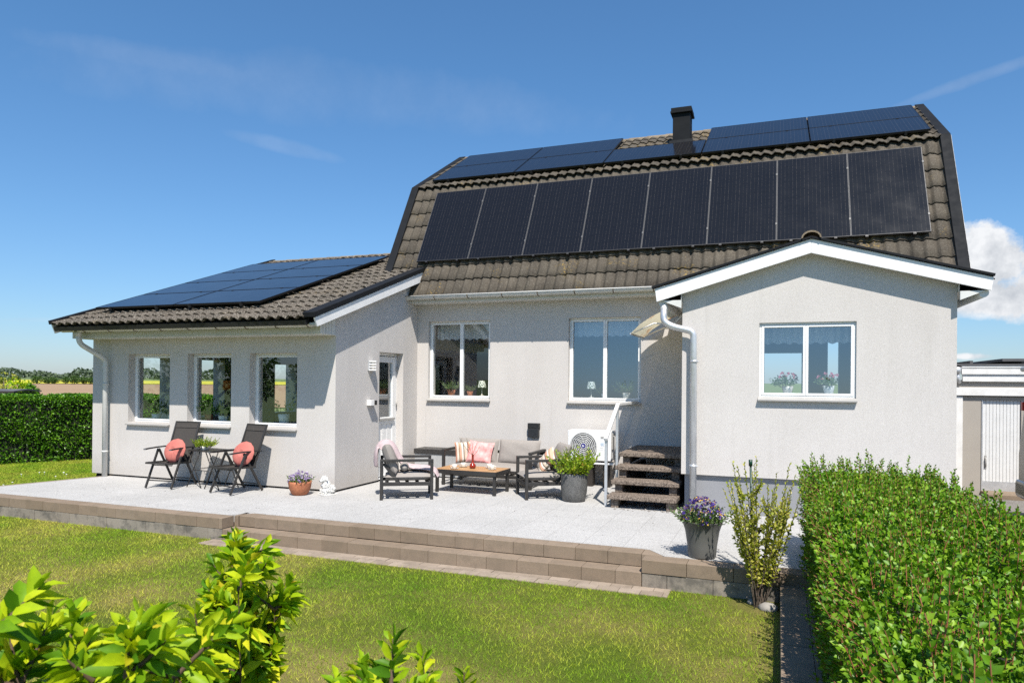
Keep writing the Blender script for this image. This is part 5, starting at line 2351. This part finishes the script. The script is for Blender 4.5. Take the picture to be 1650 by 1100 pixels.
zs_ = WZ[0] + .042
yw_ = YW + .13 + .07 + .11
window_plant('window_plant', 'dark palm-like plant in a white pot behind the left wing window', (-3.80, yw_, zs_), (.16, .09), M['whitepot'], M['lf_house'], 10, (.15, .30), .09, None, .25)
window_plant('window_plant', 'small cactus-like plant in a white pot at the right edge of the left wing window', (-3.47, yw_, zs_), (.12, .09), M['whitepot'], M['lf_house'], 14, (.08, .14), .04)
window_plant('window_plant', 'plant in a terracotta pot behind the middle wing window', (-2.66, yw_, zs_), (.14, .11), M['terracotta'], M['lf_dark'], 22, (.15, .32), .06)
window_plant('window_plant', 'plant in a scalloped white pot behind the middle wing window', (-2.36, yw_, zs_), (.17, .095), M['whitepot'], M['lf_dark'], 26, (.12, .26), .06)
window_plant('window_plant', 'thin plant in a large white pot behind the right wing window', (-1.16, yw_, zs_), (.19, .15), M['whitepot'], M['lf_dark'], 12, (.2, .42), .06, None, .4)
zm = MZ[0] + .054
ym = .075 + .07 + .11
window_plant('window_plant', 'grey-green trailing plant in a terracotta pot behind the window by the wing', (.56, ym, zm), (.15, .10), M['terracotta'], M['lf_house'], 34, (.10, .22), .045)
window_plant('window_plant', 'spiky small plant in a terracotta pot behind the window by the wing', (.925, ym, zm), (.11, .08), M['terracotta'], M['lf_house'], 12, (.08, .16), .05, None, .25)
window_plant('window_plant', 'pale feathery plant in a cream pot behind the right main window', (3.73, ym, zm), (.13, .09), M['ceramic'], M['lf_house'], 36, (.10, .26), .035)
window_plant('window_plant', 'tiny plant in a small white pot beside the lamp in the right main window', (3.36, ym, zm), (.10, .07), M['whitepot'], M['lf_house'], 8, (.08, .18), .04, None, .3)
zg = GZ[0] + .054
yg_ = YG + .03 + .07 + .11
window_plant('window_plant', 'pink flowering plant in a cream pot, left pane of the gable window', (6.17, yg_, zg), (.14, .09), M['ceramic'], M['lf_house'], 26, (.10, .17), .05, M['geranium'])
window_plant('window_plant', 'pink flowering plant in a white pot, right pane of the gable window', (6.64, yg_, zg), (.14, .10), M['whitepot'], M['lf_house'], 26, (.08, .15), .05, M['geranium'])


def table_lamp(label, loc):
    r = thing('table_lamp', label, 'table lamp', loc, 0, 'table lamps on the window sills')
    mb = MB()
    mb.lathe([(.055, .27), (.078, .15)], 22)
    mb.build('lamp_shade', M['shade'], r)
    mb = MB()
    mb.lathe([(0, 0), (.045, 0), (.045, .008), (.008, .014), (.007, .2), (0, .2)], 14)
    mb.build('lamp_base', M['ceramic'], r)
    return r


table_lamp('small table lamp with leafy patterned shade in the window by the wing', (1.155, ym, zm))
table_lamp('small table lamp with leafy patterned shade in the right main window', (3.14, ym, zm))


def valance(label, x0, x1, y, z0, z1, wave=.012):
    n = 60
    mb = MB()
    vs = []
    for i in range(n + 1):
        x = x0 + (x1 - x0) * i / n
        yy = y + wave * math.sin(i * 1.3) + wave * .4 * math.sin(i * 3.1)
        vs += [(x, yy, z1), (x, yy + .3 * wave * math.sin(i * .7), z0 + .012 * math.sin(i * .9))]
    mb.add(vs, [(2 * i, 2 * i + 1, 2 * i + 3, 2 * i + 2) for i in range(n)], True)
    return tag(mb.build('valance_curtain', M['curtain']), label, 'curtain')


valance('pale valance curtain across the top of the window by the wing', .23, 1.40, .34, 2.40, 2.70)
valance('pale valance curtain across the top of the right main window', 2.82, 4.0, .34, 2.42, 2.70)
valance('gathered valance curtain across the top of the gable window', 5.84, 6.92, YG + .36, 2.16, 2.40, .016)

pl = thing('pendant_lamp', 'orange pendant lamp hanging inside behind the wing windows', 'pendant lamp', (-3.78, -1.7, 0))
mb = MB()
mb.lathe([(.05, 1.62), (.075, 1.62), (.085, 1.46), (.082, 1.46), (.07, 1.60)], 20)
mb.build('lamp_shade', M['orange_shade'], pl)
mb = MB()
mb.tube([(0, 0, 1.62), (0, 0, 2.24)], .004, 6)
mb.build('cord', M['black'], pl)
pl2 = dup(pl, (-2.86, -1.55, 0), None, 'orange pendant lamp seen through the middle wing window')


# ------------------------------------------------------------------ garage and van on the right
ga = thing('garage', 'low flat-roofed beige garage with white ribbed door beyond the gable', 'garage', (9.0, 3.25, 0))
mb = MB()
mb.box(.11, .385, 0, 5, GZ0, 1.46)
mb.box(.98, 4.2, 0, .2, GZ0, 1.46)
mb.box(.385, .98, 0, .2, 1.40, 1.46)
mb.box(4.2, 4.4, 0, 5, GZ0, 1.46)
mb.box(.385, 4.2, 4.8, 5, GZ0, 1.46)
mb.build('wall', M['garage_wall'], ga)
mb = MB()
mb.box(-.02, .105, -.03, .05, GZ0, 1.46)
mb.build('corner_post', M['garage_trim'], ga, .004)
mb = MB()
mb.box(-.02, 4.45, -.06, .0, 1.475, 1.615)
mb.build('beam', M['garage_trim'], ga, .006)
mb = MB()
mb.box(-.02, 4.45, -.02, 5.05, 1.615, 1.75)
mb.build('roof', M['garage_wall'], ga)
mb = MB()
mb.box(.09, 4.45, -.075, -.022, 1.72, 1.845)
mb.box(.07, 4.46, -.10, -.022, 1.845, 1.955)
mb.box(.07, 4.46, -.11, -.022, 1.957, 2.0)
mb.build('fascia', M['garage_trim'], ga, .006)
mb = MB()
mb.box(-.05, 4.5, -.12, 5.1, 2.0, 2.03)
mb.build('roof_felt', M['felt'], ga)
mb = MB()
mb.tube([(.0, -.10, 1.97), (.0, -.10, 1.85)], [.07, .045], 10)
mb.tube([(.0, -.10, 1.86), (.02, -.08, 1.76), (.05, -.05, 1.70)], .035, 10)
mb.build('downpipe', M['galv'], ga)
mb = MB()
n = 11
for k in range(n):
    x = .42 + k * .051
    mb.box(x, x + .044, .03, .045, -.02, 1.40)
    mb.box(x + .044, x + .051, .038, .048, -.02, 1.40)
gd = mb.build('door', M['garage_door'], ga, .003)
mb = MB()
mb.box(.395, .415, .0, .05, -.18, 1.40)
mb.box(.415, .98, .02, .055, -.18, -.022)
mb.build('door_frame', M['galv'], gd)
mb = MB()
mb.tube([(.465, .02, .24), (.465, .0, .25), (.465, .0, .38), (.465, .02, .39)], .012, 8)
mb.box(.448, .482, .024, .031, .20, .43)
mb.build('handle', M['sillmetal'], gd)
mb = MB()
mb.box(.385, 1.5, -.5, .02, -.26, -.18)
mb.build('threshold', M['block'], ga, .006)
mb = MB()
for k in range(3):
    mb.box(.3 + k * .9, .3 + k * .9 + 2.6 * 0 + .05, .4, 4.4, 2.03, 2.10)
mb.box(.9, 4.2, .8, 4.2, 2.10, 2.15)
mb.build('roof_panel', M['felt'], ga)


def van():
    r = thing('parked_van', 'beige grey van parked before the garage at the right edge', 'van', (9.10, -1.6, GZ0))
    prof = [(0, .52), (.02, .44), (.30, .34), (4.3, .34), (4.42, .45), (4.42, .95), (4.2, 1.12), (3.45, 1.25), (2.8, 2.02), (2.5, 2.14), (.25, 2.14), (.13, 2.08), (.08, 1.9), (.02, 1.2), (0, 1.0)]
    mb = MB()
    mb.prism(prof, 'y', 0, 1.75)
    mb.build('body', M['van'], r, .07, 4)
    mb = MB()
    mb.prism([(-.03, .42), (.30, .36), (.30, .62), (-.03, .66)], 'y', -.012, 1.762)
    mb.build('bumper', M['van'], r, .05, 3)
    mb = MB()
    mb.box(.02, 2.4, -.01, 1.76, 2.10, 2.17)
    mb.build('roof_rail', M['galv'], r, .03, 3)
    for x0, x1 in ((.35, 1.3), (1.42, 2.35)):
        mb = MB()
        mb.box(x0, x1, -.008, .01, 1.30, 1.88)
        mb.build('window', M['van_glass'], r, .02)
    mb = MB()
    mb.box(.02, .04, .2, 1.55, 1.28, 1.88)
    mb.build('window', M['van_glass'], r, .01)
    for y in (.16, 1.59):
        mb = MB()
        mb.box(.0, .065, y - .04, y + .04, 1.58, 1.70)
        mb.build('tail_light', M['red_lens'], r, .01)
    for x in (.85, 3.5):
        for y in (.0, 1.75):
            mb = MB()
            mb.tube([(x, y - .02 if y < 1 else y - .18, .31), (x, y + .18 if y < 1 else y + .02, .31)], .31, 26)
            wh = mb.build('wheel', M['black'], r)
            mb = MB()
            mb.tube([(x, -.028 if y < 1 else y + .021, .31), (x, -.02 if y < 1 else y + .028, .31)], .19, 20)
            mb.build('rim', M['galv'], wh)
    for z in (.98, 1.24):
        mb = MB()
        mb.box(.1, 3.2, -.006, .004, z, z + .008)
        mb.build('seam', M['black'], r)
    return r


van()


mb = MB()
for i in range(130):
    p = np.array([rng.uniform(-4.0, 6.0), rng.uniform(-4.4, -2.2), .003])
    a = rng.uniform(0, 6.28)
    s_ = rng.uniform(.006, .016)
    mb.add([p + (math.cos(a) * s_, math.sin(a) * s_, 0), p + (-math.sin(a) * s_ * .5, math.cos(a) * s_ * .5, .004), p - (math.cos(a) * s_, math.sin(a) * s_, 0)], [(0, 1, 2)])
tag(mb.build('leaf_litter', M['bark']), 'tiny dry leaf bits scattered over the pale terrace', 'leaf litter', None, 'stuff')

# ------------------------------------------------------------------ beyond the side hedge
def at_px(px, d):
    v = AF * d + AR * (px - 825) / 1135.8 * d
    return CAM[0] + v[0], CAM[1] + v[1]


sh = thing('garden_shed', 'low dark shed roof showing just above the clipped hedge', 'shed', (*at_px(18, 19), 0), rad(20))
mb = MB()
mb.box(-4.6, .0, .1, 1.0, GZ0, 1.24)
mb.build('wall', M['darkwood'], sh)
mb = MB()
mb.prism([(0, 1.25), (.55, 1.29), (1.1, 1.25), (1.1, 1.28), (.55, 1.33), (0, 1.28)], 'x', -4.7, .08)
mb.build('roof', M['felt'], sh)
mb = MB()
mb.box(-4.7, .09, -.03, -.002, 1.18, 1.27)
mb.build('roof_trim', M['darkwood'], sh)


def crown(parent, c, r, n, size, mat, clumps=14, flat=.9, seed=0):
    g = np.random.default_rng(seed)
    cs = g.normal(size=(clumps, 3))
    cs = cs / np.linalg.norm(cs, axis=1, keepdims=True) * g.uniform(.35, .85, (clumps, 1)) ** .7
    cs[:, 2] *= flat
    rr = g.uniform(.30, .50, clumps)
    k = g.integers(0, clumps, n)
    d = g.normal(size=(n, 3))
    d /= np.linalg.norm(d, axis=1, keepdims=True)
    P = cs[k] + d * (rr[k] * g.uniform(.6, 1.0, n) ** .5)[:, None]
    P = np.array(c) + P * r
    V, F = leaf_arrays(P, unit(d + g.normal(size=(n, 3)) * .5), size * g.uniform(.7, 1.3, n), .8, .2)
    return np_mesh('crown', V, F, mat, parent)


def tree(name, label, base, h, r, n, size, mat, group=None, trunk=.3, seed=0, flat=.9):
    o = thing(name, label, 'tree', base, 0, group)
    mb = MB()
    tr = h * .028
    mb.tube([(0, 0, -.2), (.02 * h, .01 * h, h * .35), (0, 0, h * .8)], [tr * 1.3, tr, tr * .3], 8)
    g = np.random.default_rng(seed + 50)
    for k in range(5):
        a = g.uniform(0, 6.28)
        z = h * g.uniform(.3, .6)
        mb.tube([(.01 * h, 0, z), (math.cos(a) * r * .35, math.sin(a) * r * .35, z + h * .14), (math.cos(a) * r * .65, math.sin(a) * r * .65, z + h * .22)], [tr * .6, tr * .4, tr * .15], 6)
    mb.build('trunk', M['bark'], o)
    crown(o, (0, 0, h * (1 - .5 + trunk * .4)), (r, r, h * (.5 - trunk * .35)), n, size, mat, 16, flat, seed)
    return o


# a row of round trees along the far edge of the field
row = [(2, 290, 3.6, 2.0), (23, 285, 3.6, 2.0), (60, 345, 4.2, 2.6), (76, 350, 3.4, 1.9), (88, 350, 3.7, 2.0), (105, 350, 3.7, 2.2), (120, 350, 4.3, 2.3), (134, 350, 4.0, 2.1), (147, 350, 3.4, 2.0)]
names = ['leftmost', 'second from the left', 'third from the left', 'fourth from the left', 'fifth from the left', 'fourth from the house corner', 'third from the house corner',
         'second from the house corner', 'next to the house corner']
for i, (px, d, h, r) in enumerate(row):
    x, y = at_px(px, d)
    tree('field_tree', 'round green tree in the row beyond the brown field, %s' % names[i], (x, y, ground_z(x, y)), h, r, 900, .45, M['lf_tree'], 'trees along the far edge of the field', .12, 20 + i, .8)
for i, (px, d, h, r, mt, lab) in enumerate(((6, 44, 2.2, 1.1, 'lf_pale', 'bright green bush behind the shed roof at the left edge'), (33, 36, 2.05, .55, 'lf_lime', 'yellow-flowering bush behind the shed roof'),
                                           (48, 34, 1.75, .3, 'lf_dark', 'small dark bush at the end of the shed roof'))):
    x, y = at_px(px, d)
    o = tree('garden_bush', lab, (x, y, ground_z(x, y)), h, r, 900, .14, M[mt], None, .0, 40 + i, .8)
    o['category'] = 'bush'

# far wood on the horizon, one mass
Ps = []
g = np.random.default_rng(9)
for i in range(5200):
    px = g.uniform(-260, 420)
    d = g.uniform(690, 760)
    k = 6.2 + 2.3 * math.sin(px * .035 + 1.2) + 1.4 * math.sin(px * .11)
    if px > 100:
        k += 3.2 * min((px - 100) / 30, 1)
    x, y = at_px(px, d)
    Ps.append((x, y, ground_z(x, y) + k * g.uniform(0, 1) ** .6))
V, F = leaf_arrays(np.array(Ps), unit(g.normal(size=(len(Ps), 3))), g.uniform(2.2, 3.8, len(Ps)), .9)
tag(np_mesh('far_wood', V, F, M['lf_far']), 'long haze-tinted wood along the horizon beyond the fields', 'wood', None, 'stuff')

# trees of the neighbouring gardens, seen in the wing's window glass
for i, (x, y, h, r) in enumerate(((-15, -9.5, 4.2, 2.4), (-13.0, -13.5, 3.6, 2.1), (-9.5, -16.5, 3.8, 2.3))):
    tree('garden_tree', ['broad green garden tree mirrored in the left wing window', 'leafy garden tree mirrored in the middle wing window', 'leafy garden tree mirrored in the right wing window'][i],
         (x, y, GZ0), h, r, 3200, .16, M['lf_tree'], None, .1, 60 + i, .9)
